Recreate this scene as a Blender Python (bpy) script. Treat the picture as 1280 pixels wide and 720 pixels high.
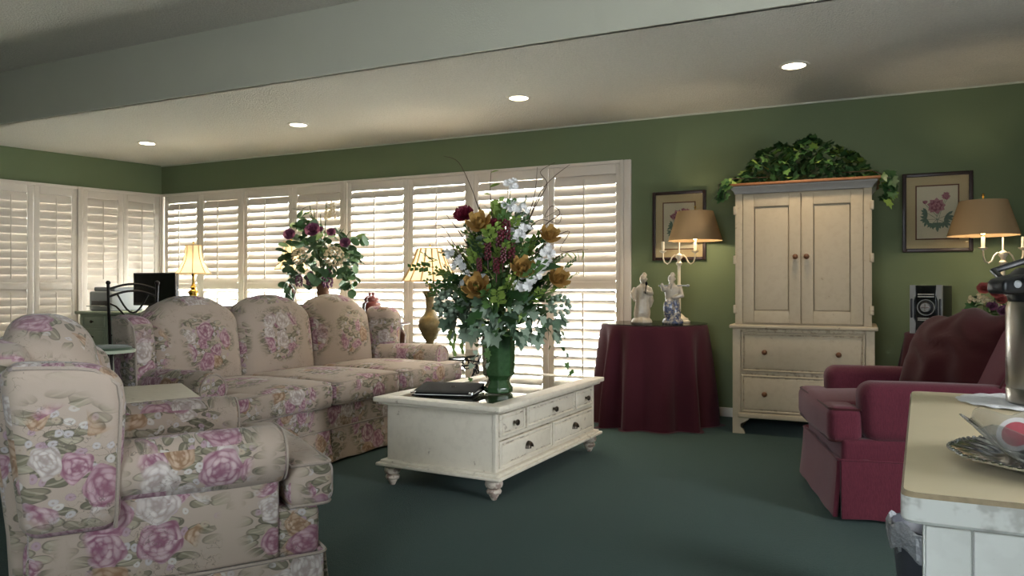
import bpy, math, random
from mathutils import Vector, Matrix, Euler
R = math.radians
random.seed(7)
SC = bpy.context.scene
COL = SC.collection
for o in list(bpy.data.objects):
    bpy.data.objects.remove(o, do_unlink=True)

# ------------------------------------------------------------------ camera, world, light, exposure
cam_d = bpy.data.cameras.new('camera')
cam_d.sensor_width = 36.0
cam_d.lens = 26.16
cam_d.clip_start = 0.05
cam = bpy.data.objects.new('camera', cam_d)
cam.location = (0, 0, 1.03)
cam.rotation_euler = (R(90), 0, R(25.05))
COL.objects.link(cam)
SC.camera = cam

world = bpy.data.worlds.new('daylight')
SC.world = world
world.use_nodes = True
bg = world.node_tree.nodes['Background']
bg.inputs[0].default_value = (0.93, 0.97, 1.0, 1)
bg.inputs[1].default_value = 13.5

def area_light(name, loc, rot, sx, sy, power, color):
    d = bpy.data.lights.new(name, 'AREA')
    d.shape = 'RECTANGLE'; d.size = sx; d.size_y = sy; d.energy = power; d.color = color; d.spread = R(125)
    o = bpy.data.objects.new(name, d); o.location = loc; o.rotation_euler = rot
    COL.objects.link(o)
    return o
# area lights added as daylight fill from the unseen right wall and behind the camera
area_light('daylight_fill_right', (3.36, 1.5, 1.35), (0, R(90), 0), 1.2, 1.6, 44, (0.92, 0.96, 1.0))
area_light('daylight_fill_front', (-0.6, -1.56, 1.45), (R(90), 0, 0), 1.6, 1.1, 13, (0.80, 0.91, 1.0))

SC.view_settings.view_transform = 'Standard'
SC.view_settings.look = 'None'
SC.view_settings.exposure = 1.05
SC.view_settings.gamma = 1.0
SC.view_settings.use_curve_mapping = False
SC.cycles.use_denoising = True
SC.cycles.max_bounces = 10
SC.cycles.transparent_max_bounces = 16
SC.cycles.sample_clamp_indirect = 6.0
SC.cycles.caustics_reflective = False
SC.cycles.caustics_refractive = False

# ------------------------------------------------------------------ materials
def lin(c):
    if isinstance(c, str):
        c = tuple(int(c[i:i+2], 16) / 255 for i in (0, 2, 4))
    return tuple(((v / 12.92) if v <= 0.04045 else ((v + 0.055) / 1.055) ** 2.4) for v in c)
def c4(c, k=1.0):
    return tuple(min(1, v * k) for v in lin(c)) + (1,)
M = {}
class NT:
    def __init__(s, name):
        s.m = bpy.data.materials.new(name); s.m.use_nodes = True
        s.t = s.m.node_tree; s.t.nodes.clear()
        s.out = s.t.nodes.new('ShaderNodeOutputMaterial'); M[name] = s.m
    def n(s, typ, **kw):
        nd = s.t.nodes.new(typ)
        for k, v in kw.items():
            setattr(nd, k, v)
        return nd
    def set(s, nd, **kw):
        for k, v in kw.items():
            i = nd.inputs[int(k[1:])] if (k[0] == 'i' and k[1:].isdigit()) else nd.inputs[k]
            s.put(i, v)
    def put(s, inp, v):
        if isinstance(v, bpy.types.NodeSocket):
            s.t.links.new(v, inp)
        else:
            inp.default_value = v
    def math(s, op, a, b=None, c=None, clamp=False):
        nd = s.n('ShaderNodeMath', operation=op); nd.use_clamp = clamp
        s.put(nd.inputs[0], a)
        if b is not None: s.put(nd.inputs[1], b)
        if c is not None: s.put(nd.inputs[2], c)
        return nd.outputs[0]
    def mix(s, f, a, b):
        nd = s.n('ShaderNodeMix', data_type='RGBA')
        s.put(nd.inputs[0], f); s.put(nd.inputs[6], a); s.put(nd.inputs[7], b)
        return nd.outputs[2]
    def step(s, v, lo, hi):
        nd = s.n('ShaderNodeMapRange', interpolation_type='SMOOTHSTEP')
        s.put(nd.inputs[0], v); nd.inputs[1].default_value = lo; nd.inputs[2].default_value = hi
        return nd.outputs[0]
    def noise(s, vec, scale, detail=3, rough=0.55):
        nd = s.n('ShaderNodeTexNoise'); s.put(nd.inputs['Vector'], vec)
        nd.inputs['Scale'].default_value = scale; nd.inputs['Detail'].default_value = detail
        nd.inputs['Roughness'].default_value = rough
        return nd.outputs[0]
    def bump(s, h, strength, dist=0.01):
        nd = s.n('ShaderNodeBump'); nd.inputs['Strength'].default_value = strength
        nd.inputs['Distance'].default_value = dist; s.put(nd.inputs['Height'], h)
        return nd.outputs[0]
    def bsdf(s, color, rough=0.5, metal=0.0, normal=None, spec=0.5, sheen=0.0, coat=0.0, trans=0.0, ior=1.45):
        b = s.n('ShaderNodeBsdfPrincipled')
        s.put(b.inputs['Base Color'], color); s.put(b.inputs['Roughness'], rough)
        b.inputs['Metallic'].default_value = metal; b.inputs['Specular IOR Level'].default_value = spec
        b.inputs['Sheen Weight'].default_value = sheen; b.inputs['Coat Weight'].default_value = coat
        b.inputs['Transmission Weight'].default_value = trans; b.inputs['IOR'].default_value = ior
        if normal is not None: s.put(b.inputs['Normal'], normal)
        s.t.links.new(b.outputs[0], s.out.inputs[0])
        return b

def simple(name, col, rough=0.5, metal=0.0, var=0.0, vscale=6.0, bump=0.0, bscale=60.0, bdist=0.004, spec=0.5, sheen=0.0, coat=0.0):
    t = NT(name)
    tc = t.n('ShaderNodeTexCoord').outputs['Object']
    color = c4(col); nrm = None
    if var > 0:
        nz = t.noise(tc, vscale, 4)
        color = t.mix(nz, c4(col, 1 - var), c4(col, 1 + var))
    if bump > 0:
        nrm = t.bump(t.noise(tc, bscale, 3, 0.65), bump, bdist)
    t.bsdf(color, rough, metal, nrm, spec, sheen, coat)
    return t.m

simple('wall_green', '6c7859', 0.75, var=0.10, vscale=1.4, bump=0.25, bscale=120, bdist=0.003, spec=0.25)
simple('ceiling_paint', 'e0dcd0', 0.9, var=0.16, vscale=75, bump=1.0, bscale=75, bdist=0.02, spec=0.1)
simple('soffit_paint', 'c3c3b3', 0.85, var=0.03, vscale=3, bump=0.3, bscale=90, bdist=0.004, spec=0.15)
simple('shutter_paint', 'd3c9bd', 0.42, var=0.03, vscale=4)
simple('trim_paint', 'dcd6c8', 0.5, var=0.03)
simple('brass', 'a8863f', 0.22, 1.0)
simple('iron', '1d1a18', 0.45, 0.6, var=0.2, vscale=30)
simple('dark_metal', '4b443c', 0.35, 0.9, var=0.2, vscale=40)
simple('black_plastic', '17181a', 0.35)
simple('screen', '0d0e10', 0.18)
simple('silver_plastic', '9b9c9c', 0.35, 0.5)
simple('grey_plastic', '8e9296', 0.5)
simple('printer_grey', 'a6abb0', 0.5)
simple('speaker_cone', '2a2b2c', 0.5)
simple('chrome', 'd5d7da', 0.12, 1.0)
simple('steel', 'a7a39c', 0.28, 1.0, var=0.08, vscale=3)
simple('dark_wood', '43291b', 0.35, var=0.35, vscale=14)
simple('top_wood', '8a5a35', 0.5, var=0.3, vscale=20)
simple('knob_wood', '6a452b', 0.4, var=0.2, vscale=40)
simple('sage_paint', 'aeb7a2', 0.55, var=0.06)
simple('green_glaze', '33502f', 0.12, var=0.45, vscale=42, bump=0.35, bscale=55, bdist=0.004, coat=0.6)
simple('porcelain', 'a69b89', 0.35, var=0.3, vscale=28, coat=0.15)
simple('ginger_jar', '6e3a36', 0.3, var=0.35, vscale=30, coat=0.3)
simple('urn_gold', '6b5c39', 0.42, 0.25, var=0.9, vscale=26, bump=0.4, bscale=40)
simple('lamp_cream', 'd8cdb4', 0.5, var=0.12, vscale=30)
simple('leather', '101114', 0.75, bump=0.35, bscale=300, bdist=0.001, spec=0.08)
simple('paper', 'e6e3da', 0.7)
simple('lace_paper', 'f1f1f2', 0.8, bump=0.8, bscale=140, bdist=0.004)
simple('frame_dark', '2e1a14', 0.35, var=0.3, vscale=25)
simple('mat_board', 'c5b08c', 0.85, var=0.05)
simple('mat_inner', '6a3f30', 0.7)
simple('print_paper', 'd8ccb4', 0.85, var=0.05, vscale=9)
simple('ink_pink', 'b07a84', 0.85, var=0.35, vscale=60)
simple('ink_dark_pink', '8f5364', 0.85, var=0.3, vscale=60)
simple('ink_green', '6a7c70', 0.85, var=0.3, vscale=60)
simple('leaf_dark', '30502a', 0.45, var=0.4, vscale=9)
simple('leaf_mid', '4d6c38', 0.45, var=0.4, vscale=9)
simple('leaf_light', '7c9444', 0.45, var=0.35, vscale=9)
simple('leaf_frost', '8b9c88', 0.6, var=0.5, vscale=38)
simple('leaf_grey', '5c745c', 0.55, var=0.35, vscale=20)
simple('leaf_euca', '587752', 0.5, var=0.35, vscale=9)
simple('petal_white', 'dedddb', 0.6, var=0.10, vscale=40)
simple('petal_gold', 'b08b4c', 0.6, var=0.3, vscale=40)
simple('petal_red', '6e1c2e', 0.5, var=0.3, vscale=40)
simple('petal_plum', '7a4964', 0.5, var=0.35, vscale=40)
simple('petal_rose', 'a2524c', 0.6, var=0.3, vscale=40)
simple('petal_cream', 'b5a888', 0.7, var=0.3, vscale=60)
simple('berry', '5a1a26', 0.35)
simple('stem_brown', '4a382a', 0.75, var=0.3, vscale=30)
simple('stem_green', '46562e', 0.6)
simple('wicker', '6d4a31', 0.7, var=0.4, vscale=60)
simple('bin_plastic', '4a4c54', 0.45, var=0.25, vscale=14)
simple('candy_wrap', 'd9d3d0', 0.25, var=0.12, vscale=30, coat=0.4)
simple('candy_pink', 'b95a62', 0.3, var=0.25, vscale=60)
simple('concrete', 'e6e4de', 0.9, var=0.1, vscale=2)

def paint_worn(name, col, wear, rough=0.5, amt=0.60, scale=3.0):
    t = NT(name)
    tc = t.n('ShaderNodeTexCoord').outputs['Object']
    a = t.noise(tc, scale, 5, 0.62)
    b = t.noise(tc, 26, 3, 0.6)
    base = t.mix(a, c4(col, 0.93), c4(col, 1.05))
    geo = t.n('ShaderNodeNewGeometry').outputs['Pointiness']
    edge = t.step(geo, 0.53, 0.60)
    w = t.math('MULTIPLY', edge, t.step(b, 0.48, 0.62))
    w = t.math('MAXIMUM', w, t.math('MULTIPLY', t.step(t.math('MULTIPLY', a, b), amt * 0.62, amt * 0.72), 0.6))
    t.bsdf(t.mix(w, base, c4(wear)), rough)
paint_worn('cream_paint', 'ddd5c4', '6d563d')
paint_worn('armoire_paint', 'b5a58b', '6f5a44')
simple('crown_paint', '9a9690', 0.6, var=0.1, vscale=12)
simple('counter_top', 'd8caa9', 0.30, var=0.08, vscale=7)
simple('worn_edge', '8a7a60', 0.6, var=0.5, vscale=60)
paint_worn('counter_paint', 'c3c4bd', '6a5d50')
paint_worn('foot_paint', 'cbbfb0', '6d4a40', 0.5, 0.42, 30)

def m_carpet():
    t = NT('carpet')
    tc = t.n('ShaderNodeTexCoord').outputs['Object']
    f = t.noise(tc, 170, 3, 0.75); g = t.noise(tc, 60, 3, 0.7); h = t.noise(tc, 1.3, 3)
    c = t.mix(f, c4('19332e'), c4('435f59'))
    c = t.mix(t.math('MULTIPLY', g, 0.5), c, c4('24423c'))
    c = t.mix(t.math('MULTIPLY', h, 0.25), c, c4('1b3a35'))
    t.bsdf(c, 0.95, 0, t.bump(t.math('ADD', f, t.math('MULTIPLY', g, 0.6)), 0.8, 0.012), 0.1, 0.15)
m_carpet()

def m_cloth(name, dark, light, rough=0.85, sheen=0.3, scale=260, stretch=(1, 1, 1), bump=0.3):
    t = NT(name)
    tc = t.n('ShaderNodeTexCoord').outputs['Object']
    mp = t.n('ShaderNodeMapping'); t.put(mp.inputs[0], tc); mp.inputs['Scale'].default_value = stretch
    f = t.noise(mp.outputs[0], scale, 3, 0.7); g = t.noise(tc, 5, 3)
    c = t.mix(f, c4(dark), c4(light))
    c = t.mix(t.math('MULTIPLY', g, 0.35), c, c4(dark))
    t.bsdf(c, rough, 0, t.bump(f, bump, 0.004), 0.2, sheen)
m_cloth('burgundy_cloth', '3a151f', '54222c', scale=300, sheen=0.1)
m_cloth('red_chenille', '451823', '70303e', scale=190, stretch=(1, 1, 0.25), sheen=0.15, bump=0.4)
m_cloth('red_pillow', '341216', '4b1c1e', scale=260, sheen=0.1)
m_cloth('chair_pad', '3b4a3e', '56634f', scale=200)
m_cloth('piping_cloth', '8d8076', 'ada093', scale=200)

def m_floral(name, base_a, base_b, tint=1.0):
    t = NT(name)
    uv0 = t.n('ShaderNodeTexCoord').outputs['UV']
    def sc(vec, k):
        nd = t.n('ShaderNodeVectorMath', operation='SCALE'); t.put(nd.inputs[0], vec); nd.inputs['Scale'].default_value = k
        return nd.outputs[0]
    def vsub(a, b):
        nd = t.n('ShaderNodeVectorMath', operation='SUBTRACT'); t.put(nd.inputs[0], a); t.put(nd.inputs[1], b)
        return nd.outputs[0]
    def vadd(a, b):
        nd = t.n('ShaderNodeVectorMath', operation='ADD'); t.put(nd.inputs[0], a); t.put(nd.inputs[1], b)
        return nd.outputs[0]
    def warp(vec, scale, amt):
        nd = t.n('ShaderNodeTexNoise'); nd.noise_dimensions = '2D'; t.put(nd.inputs['Vector'], vec); nd.inputs['Scale'].default_value = scale
        return vadd(vec, sc(vsub(nd.outputs[1], (0.5, 0.5, 0.5)), amt))
    def vor(vec, scale, rnd=1.0, feat='F1'):
        nd = t.n('ShaderNodeTexVoronoi'); nd.voronoi_dimensions = '2D'; nd.feature = feat
        t.put(nd.inputs['Vector'], vec); nd.inputs['Scale'].default_value = scale; nd.inputs['Randomness'].default_value = rnd
        return nd
    def ramp(v, stops):
        nd = t.n('ShaderNodeValToRGB'); nd.color_ramp.interpolation = 'CONSTANT'
        e = nd.color_ramp.elements
        e[0].position = stops[0][0]; e[0].color = c4(stops[0][1])
        e[1].position = stops[1][0]; e[1].color = c4(stops[1][1])
        for p, c in stops[2:]:
            x = e.new(p); x.color = c4(c)
        t.put(nd.inputs[0], v)
        return nd.outputs[0]
    def chan(col, i):
        nd = t.n('ShaderNodeSeparateColor'); t.put(nd.inputs[0], col)
        return nd.outputs[i]
    uvw = warp(uv0, 9, 0.035)
    # bouquets
    b = vor(warp(uv0, 4, 0.13), 2.4, 0.0)
    bd = b.outputs['Distance']
    
    halo = t.step(bd, 0.50, 0.36)
    # cloth ground
    weave = t.noise(uv0, 700, 2, 0.6)
    col = t.mix(weave, c4(base_a), c4(base_b))
    # leaves: stretched cells, two directions
    for ang, seedoff, cs in ((35, 0.0, ('6d6a55', '8b8672', '5a5a48')), (-50, 3.7, ('77715f', '99927f', '63604f'))):
        mp = t.n('ShaderNodeMapping'); t.put(mp.inputs[0], warp(uv0, 6, 0.05))
        mp.inputs['Rotation'].default_value = (0, 0, R(ang)); mp.inputs['Location'].default_value = (seedoff, seedoff, 0)
        mp.inputs['Scale'].default_value = (1.0, 2.3, 1)
        v = vor(mp.outputs[0], 13, 1.0)
        d = v.outputs['Distance']
        rnd = chan(v.outputs['Color'], 0)
        lf = t.math('MULTIPLY', t.step(d, 0.44, 0.38), t.step(rnd, 0.30, 0.34))
        lf = t.math('MULTIPLY', lf, halo)
        loc = vsub(sc(mp.outputs[0], 13), sc(v.outputs['Position'], 13))
        sp = t.n('ShaderNodeSeparateXYZ'); t.put(sp.inputs[0], loc)
        vein = t.step(t.math('ABSOLUTE', sp.outputs[1]), 0.10, 0.03)
        lc = ramp(chan(v.outputs['Color'], 1), ((0.0, cs[0]), (0.35, cs[1]), (0.7, cs[2])))
        lc = t.mix(t.math('MULTIPLY', vein, 0.45), lc, c4('b4ab98'))
        lc = t.mix(t.step(d, 0.28, 0.42), lc, c4('4b483c'))
        col = t.mix(t.math('MULTIPLY', lf, 0.85), col, lc)
    # small blossoms
    v = vor(uvw, 34, 1.0)
    d = v.outputs['Distance']; rnd = chan(v.outputs['Color'], 0)
    small = t.math('MULTIPLY', t.math('MULTIPLY', t.step(d, 0.42, 0.33), t.step(rnd, 0.48, 0.53)), t.step(bd, 0.44, 0.32))
    sc_ = ramp(chan(v.outputs['Color'], 2), ((0.0, 'b3adad'), (0.35, 'a48c96'), (0.62, 'a99b88'), (0.8, 'bfb9b3')))
    sc_ = t.mix(t.math('MULTIPLY', t.step(d, 0.14, 0.07), 0.5), sc_, c4('84665f'))
    sc_ = t.mix(t.math('MULTIPLY', t.step(d, 0.28, 0.40), 0.35), sc_, c4('6f6266'))
    col = t.mix(t.math('MULTIPLY', small, 0.9), col, sc_)
    # large roses with layered petals
    for scale, off, thr in ((11.0, 0.0, 0.45), (7.6, 5.3, 0.35)):
        mp = t.n('ShaderNodeMapping'); t.put(mp.inputs[0], uvw); mp.inputs['Location'].default_value = (off, off * 0.7, 0)
        v = vor(mp.outputs[0], scale, 0.85)
        d = v.outputs['Distance']; rnd = chan(v.outputs['Color'], 0); r2 = chan(v.outputs['Color'], 1)
        loc = vsub(sc(mp.outputs[0], scale), sc(v.outputs['Position'], scale))
        sp = t.n('ShaderNodeSeparateXYZ'); t.put(sp.inputs[0], loc)
        ang = t.math('ARCTAN2', sp.outputs[1], sp.outputs[0])
        ang = t.math('ADD', ang, t.math('MULTIPLY', r2, 6.0))
        scal = t.math('MULTIPLY', t.math('SINE', t.math('MULTIPLY', ang, 5.0)), 0.035)
        de = t.math('ADD', d, scal)
        mask = t.math('MULTIPLY', t.step(de, 0.47, 0.43), t.step(rnd, thr, thr + 0.04))
        mask = t.math('MULTIPLY', mask, t.step(bd, 0.40, 0.32))
        pv = t.n('ShaderNodeCombineXYZ'); t.put(pv.inputs[0], t.math('MULTIPLY', ang, 1.15)); t.put(pv.inputs[1], t.math('ADD', t.math('MULTIPLY', d, 8.5), t.math('MULTIPLY', rnd, 40.0)))
        pe = vor(warp(pv.outputs[0], 2.0, 0.35), 1.0, 0.8)
        petal = t.math('MULTIPLY', t.step(pe.outputs['Distance'], 0.75, 0.15), t.math('ADD', 0.55, t.math('MULTIPLY', chan(pe.outputs['Color'], 0), 0.45)))
        light = ramp(r2, ((0.0, 'bfa3a8'), (0.40, 'd0c9c4'), (0.62, 'c2acad'), (0.80, 'bda58f')))
        dark = ramp(r2, ((0.0, '86586a'), (0.40, '9d8f89'), (0.62, '805265'), (0.80, '87694f')))
        fc = t.mix(petal, dark, light)
        fc = t.mix(t.step(d, 0.20, 0.02), fc, dark)
        fc = t.mix(t.math('MULTIPLY', t.step(de, 0.36, 0.46), 0.5), fc, dark)
        col = t.mix(t.math('MULTIPLY', mask, 0.93), col, fc)
    # fine drawn sprigs
    nz = t.noise(uvw, 34, 2, 0.5)
    line = t.step(t.math('ABSOLUTE', t.math('SUBTRACT', nz, 0.5)), 0.016, 0.006)
    sprig = t.math('MULTIPLY', line, t.step(t.noise(uv0, 5, 1), 0.52, 0.6))
    col = t.mix(t.math('MULTIPLY', sprig, 0.55), col, c4('5f5850'))
    t.bsdf(col, 0.88, 0, t.bump(weave, 0.15, 0.002), 0.2, 0.15)
m_floral('floral', '998b7f', 'b6a596')

def m_shade(name, col, trans=0.55):
    t = NT(name)
    a = t.n('ShaderNodeBsdfDiffuse'); a.inputs[0].default_value = c4(col)
    b = t.n('ShaderNodeBsdfTranslucent'); b.inputs[0].default_value = c4(col)
    m = t.n('ShaderNodeMixShader'); m.inputs[0].default_value = trans
    t.t.links.new(a.outputs[0], m.inputs[1]); t.t.links.new(b.outputs[0], m.inputs[2])
    t.t.links.new(m.outputs[0], t.out.inputs[0])
m_shade('shade_cream', 'f4ead6', 0.6)
m_shade('shade_trim', 'c8b48e', 0.45)
m_shade('shade_tan', 'a68c6a', 0.10)
def m_emit(name, col, k):
    t = NT(name)
    e = t.n('ShaderNodeEmission'); e.inputs[0].default_value = c4(col); e.inputs[1].default_value = k
    t.t.links.new(e.outputs[0], t.out.inputs[0])
m_emit('bulb_glow', 'ffe2b0', 12)
m_emit('downlight_glow', 'fff0d4', 9)
def m_pane(name, tint, gloss, rough=0.02):
    t = NT(name)
    a = t.n('ShaderNodeBsdfTransparent'); a.inputs[0].default_value = tint
    b = t.n('ShaderNodeBsdfGlossy'); b.inputs['Roughness'].default_value = rough
    lw_ = t.n('ShaderNodeLayerWeight'); lw_.inputs[0].default_value = 0.5
    f = t.math('ADD', gloss * 0.06, t.math('MULTIPLY', t.math('POWER', lw_.outputs['Facing'], 4.0), gloss * 0.55), clamp=True)
    m = t.n('ShaderNodeMixShader')
    t.put(m.inputs[0], f)
    t.t.links.new(a.outputs[0], m.inputs[1]); t.t.links.new(b.outputs[0], m.inputs[2])
    t.t.links.new(m.outputs[0], t.out.inputs[0])
m_pane('picture_glass', (0.96, 0.97, 0.96, 1), 0.6)
m_pane('table_glass', (0.55, 0.58, 0.54, 1), 1.2)
m_pane('clear_plastic', (0.94, 0.95, 0.96, 1), 2.4, 0.05)
def m_glass():
    t = NT('crystal')
    t.bsdf((0.96, 0.97, 0.98, 1), 0.03, trans=1.0, ior=1.45)
m_glass()
def m_bluewhite():
    t = NT('blue_porcelain')
    tc = t.n('ShaderNodeTexCoord').outputs['Object']
    sp = t.n('ShaderNodeSeparateXYZ'); t.put(sp.inputs[0], tc)
    n = t.noise(tc, 46, 3, 0.6)
    low = t.step(sp.outputs[2], 0.20, 0.15)
    f = t.math('MULTIPLY', t.step(n, 0.42, 0.56), low)
    c = t.mix(f, c4('a9a194'), c4('48516c'))
    t.bsdf(c, 0.25, coat=0.4)
m_bluewhite()
def m_bag():
    t = NT('liner_film')
    a = t.n('ShaderNodeBsdfTransparent')
    b = t.n('ShaderNodeBsdfPrincipled'); b.inputs['Base Color'].default_value = c4('b7babf'); b.inputs['Roughness'].default_value = 0.2
    tc = t.n('ShaderNodeTexCoord').outputs['Object']
    t.put(b.inputs['Normal'], t.bump(t.noise(tc, 50, 3), 1.0, 0.02))
    m = t.n('ShaderNodeMixShader'); m.inputs[0].default_value = 0.7
    t.t.links.new(a.outputs[0], m.inputs[1]); t.t.links.new(b.outputs[0], m.inputs[2]); t.t.links.new(m.outputs[0], t.out.inputs[0])
m_bag()

# ------------------------------------------------------------------ mesh helpers
class MB:
    """collects vertices and faces for one mesh"""
    def __init__(s):
        s.v = []; s.f = []; s.mi = []; s.cur = 0
    def add(s, vs, fs):
        o = len(s.v)
        s.v.extend([tuple(p) for p in vs])
        for f in fs:
            s.f.append(tuple(i + o for i in f)); s.mi.append(s.cur)
        return s
    def box(s, x0, x1, y0, y1, z0, z1):
        vs = [(x, y, z) for z in (z0, z1) for y in (y0, y1) for x in (x0, x1)]
        return s.add(vs, [(0, 2, 3, 1), (4, 5, 7, 6), (0, 1, 5, 4), (2, 6, 7, 3), (0, 4, 6, 2), (1, 3, 7, 5)])
    def rbox(s, x0, x1, y0, y1, z0, z1, r=0.01, k=2, m=1, fn=None):
        h = ((x1 - x0) / 2, (y1 - y0) / 2, (z1 - z0) / 2); c = ((x0 + x1) / 2, (y0 + y1) / 2, (z0 + z1) / 2)
        rr = [min(r, q * 0.999) for q in h]
        mm = m if isinstance(m, (tuple, list)) else (m, m, m)
        ax = []
        for i in range(3):
            L = [-h[i] + rr[i] * j / k for j in range(k)]
            L += [-(h[i] - rr[i]) + 2 * (h[i] - rr[i]) * j / mm[i] for j in range(mm[i] + 1)]
            L += [h[i] - rr[i] + rr[i] * (j + 1) / k for j in range(k)]
            ax.append(L)
        N = [len(a) - 1 for a in ax]
        idx = {}; vs = []; fs = []
        def V(i, j, l):
            key = (i, j, l)
            if key in idx: return idx[key]
            p = (ax[0][i], ax[1][j], ax[2][l])
            q = [max(-(h[a] - rr[a]), min(h[a] - rr[a], p[a])) for a in range(3)]
            d = [(p[a] - q[a]) / rr[a] for a in range(3)]
            n = math.sqrt(sum(t * t for t in d)) or 1
            w = [q[a] + d[a] / n * rr[a] for a in range(3)]
            pt = tuple(w[a] + c[a] for a in range(3))
            if fn: pt = fn(*pt)
            idx[key] = len(vs); vs.append(pt)
            return idx[key]
        for i in range(N[0]):
            for j in range(N[1]):
                fs.append((V(i, j, 0), V(i, j + 1, 0), V(i + 1, j + 1, 0), V(i + 1, j, 0)))
                fs.append((V(i, j, N[2]), V(i + 1, j, N[2]), V(i + 1, j + 1, N[2]), V(i, j + 1, N[2])))
        for i in range(N[0]):
            for l in range(N[2]):
                fs.append((V(i, 0, l), V(i + 1, 0, l), V(i + 1, 0, l + 1), V(i, 0, l + 1)))
                fs.append((V(i, N[1], l), V(i, N[1], l + 1), V(i + 1, N[1], l + 1), V(i + 1, N[1], l)))
        for j in range(N[1]):
            for l in range(N[2]):
                fs.append((V(0, j, l), V(0, j, l + 1), V(0, j + 1, l + 1), V(0, j + 1, l)))
                fs.append((V(N[0], j, l), V(N[0], j + 1, l), V(N[0], j + 1, l + 1), V(N[0], j, l + 1)))
        return s.add(vs, fs)
    def lathe(s, prof, n=20, cx=0, cy=0, cz=0, fn=None, axis='z', cap=True):
        vs = []; fs = []
        for (r, z) in prof:
            for i in range(n):
                a = 2 * math.pi * i / n
                x, y, zz = r * math.cos(a), r * math.sin(a), z
                if fn: x, y, zz = fn(x, y, zz, a)
                if axis == 'z': p = (cx + x, cy + y, cz + zz)
                elif axis == 'y': p = (cx + x, cy + zz, cz - y)
                else: p = (cx + zz, cy + x, cz + y)
                vs.append(p)
        for j in range(len(prof) - 1):
            for i in range(n):
                a, b = j * n + i, j * n + (i + 1) % n
                fs.append((a, b, b + n, a + n))
        if cap:
            fs.append(tuple(reversed(range(n)))); fs.append(tuple(range((len(prof) - 1) * n, len(prof) * n)))
        return s.add(vs, fs)
    def tube(s, pts, r, n=6, closed=False, cap=True):
        pts = [Vector(p) for p in pts]; L = len(pts)
        rs = r if isinstance(r, (list, tuple)) else [r] * L
        vs = []; fs = []; prev = None
        for i, p in enumerate(pts):
            if closed: tg = pts[(i + 1) % L] - pts[i - 1]
            else: tg = pts[min(i + 1, L - 1)] - pts[max(i - 1, 0)]
            if tg.length < 1e-9: tg = Vector((0, 0, 1))
            tg.normalize()
            if prev is None:
                up = Vector((0, 0, 1)) if abs(tg.z) < 0.9 else Vector((1, 0, 0))
                u = tg.cross(up).normalized()
            else:
                u = (prev - tg * prev.dot(tg))
                u = u.normalized() if u.length > 1e-6 else tg.orthogonal().normalized()
            prev = u; w = tg.cross(u)
            for j in range(n):
                a = 2 * math.pi * j / n
                vs.append(tuple(p + (u * math.cos(a) + w * math.sin(a)) * rs[i]))
        for i in range(L if closed else L - 1):
            for j in range(n):
                a, b = i * n + j, i * n + (j + 1) % n
                c, d = ((i + 1) % L) * n + j, ((i + 1) % L) * n + (j + 1) % n
                fs.append((a, b, d, c))
        if cap and not closed:
            fs.append(tuple(reversed(range(n)))); fs.append(tuple(range((L - 1) * n, L * n)))
        return s.add(vs, fs)
    def ball(s, c, r, n=10, m=6):
        rx, ry, rz = r if isinstance(r, (tuple, list)) else (r, r, r)
        vs = [(c[0], c[1], c[2] - rz)]
        for j in range(1, m):
            t = -math.pi / 2 + math.pi * j / m
            for i in range(n):
                a = 2 * math.pi * i / n
                vs.append((c[0] + rx * math.cos(t) * math.cos(a), c[1] + ry * math.cos(t) * math.sin(a), c[2] + rz * math.sin(t)))
        vs.append((c[0], c[1], c[2] + rz)); fs = []
        for i in range(n):
            fs.append((0, 1 + (i + 1) % n, 1 + i)); fs.append((len(vs) - 1, 1 + (m - 2) * n + i, 1 + (m - 2) * n + (i + 1) % n))
        for j in range(m - 2):
            for i in range(n):
                a, b = 1 + j * n + i, 1 + j * n + (i + 1) % n
                fs.append((a, b, b + n, a + n))
        return s.add(vs, fs)
    def grid(s, fn, nu, nv, cu=False, cv=False):
        vs = [fn(i / nu, j / nv) for j in range(nv + (0 if cv else 1)) for i in range(nu + (0 if cu else 1))]
        W = nu + (0 if cu else 1); Hh = nv + (0 if cv else 1); fs = []
        for j in range(nv):
            for i in range(nu):
                i2, j2 = (i + 1) % W, (j + 1) % Hh
                fs.append((j * W + i, j * W + i2, j2 * W + i2, j2 * W + i))
        return s.add(vs, fs)
    def prism(s, outline, y0, y1):
        """outline in (x, z), thickness along y"""
        n = len(outline)
        vs = [(x, y0, z) for x, z in outline] + [(x, y1, z) for x, z in outline]
        fs = [tuple(range(n)), tuple(reversed(range(n, 2 * n)))]
        for i in range(n):
            j = (i + 1) % n
            fs.append((i, i + n, j + n, j))
        return s.add(vs, fs)
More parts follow.
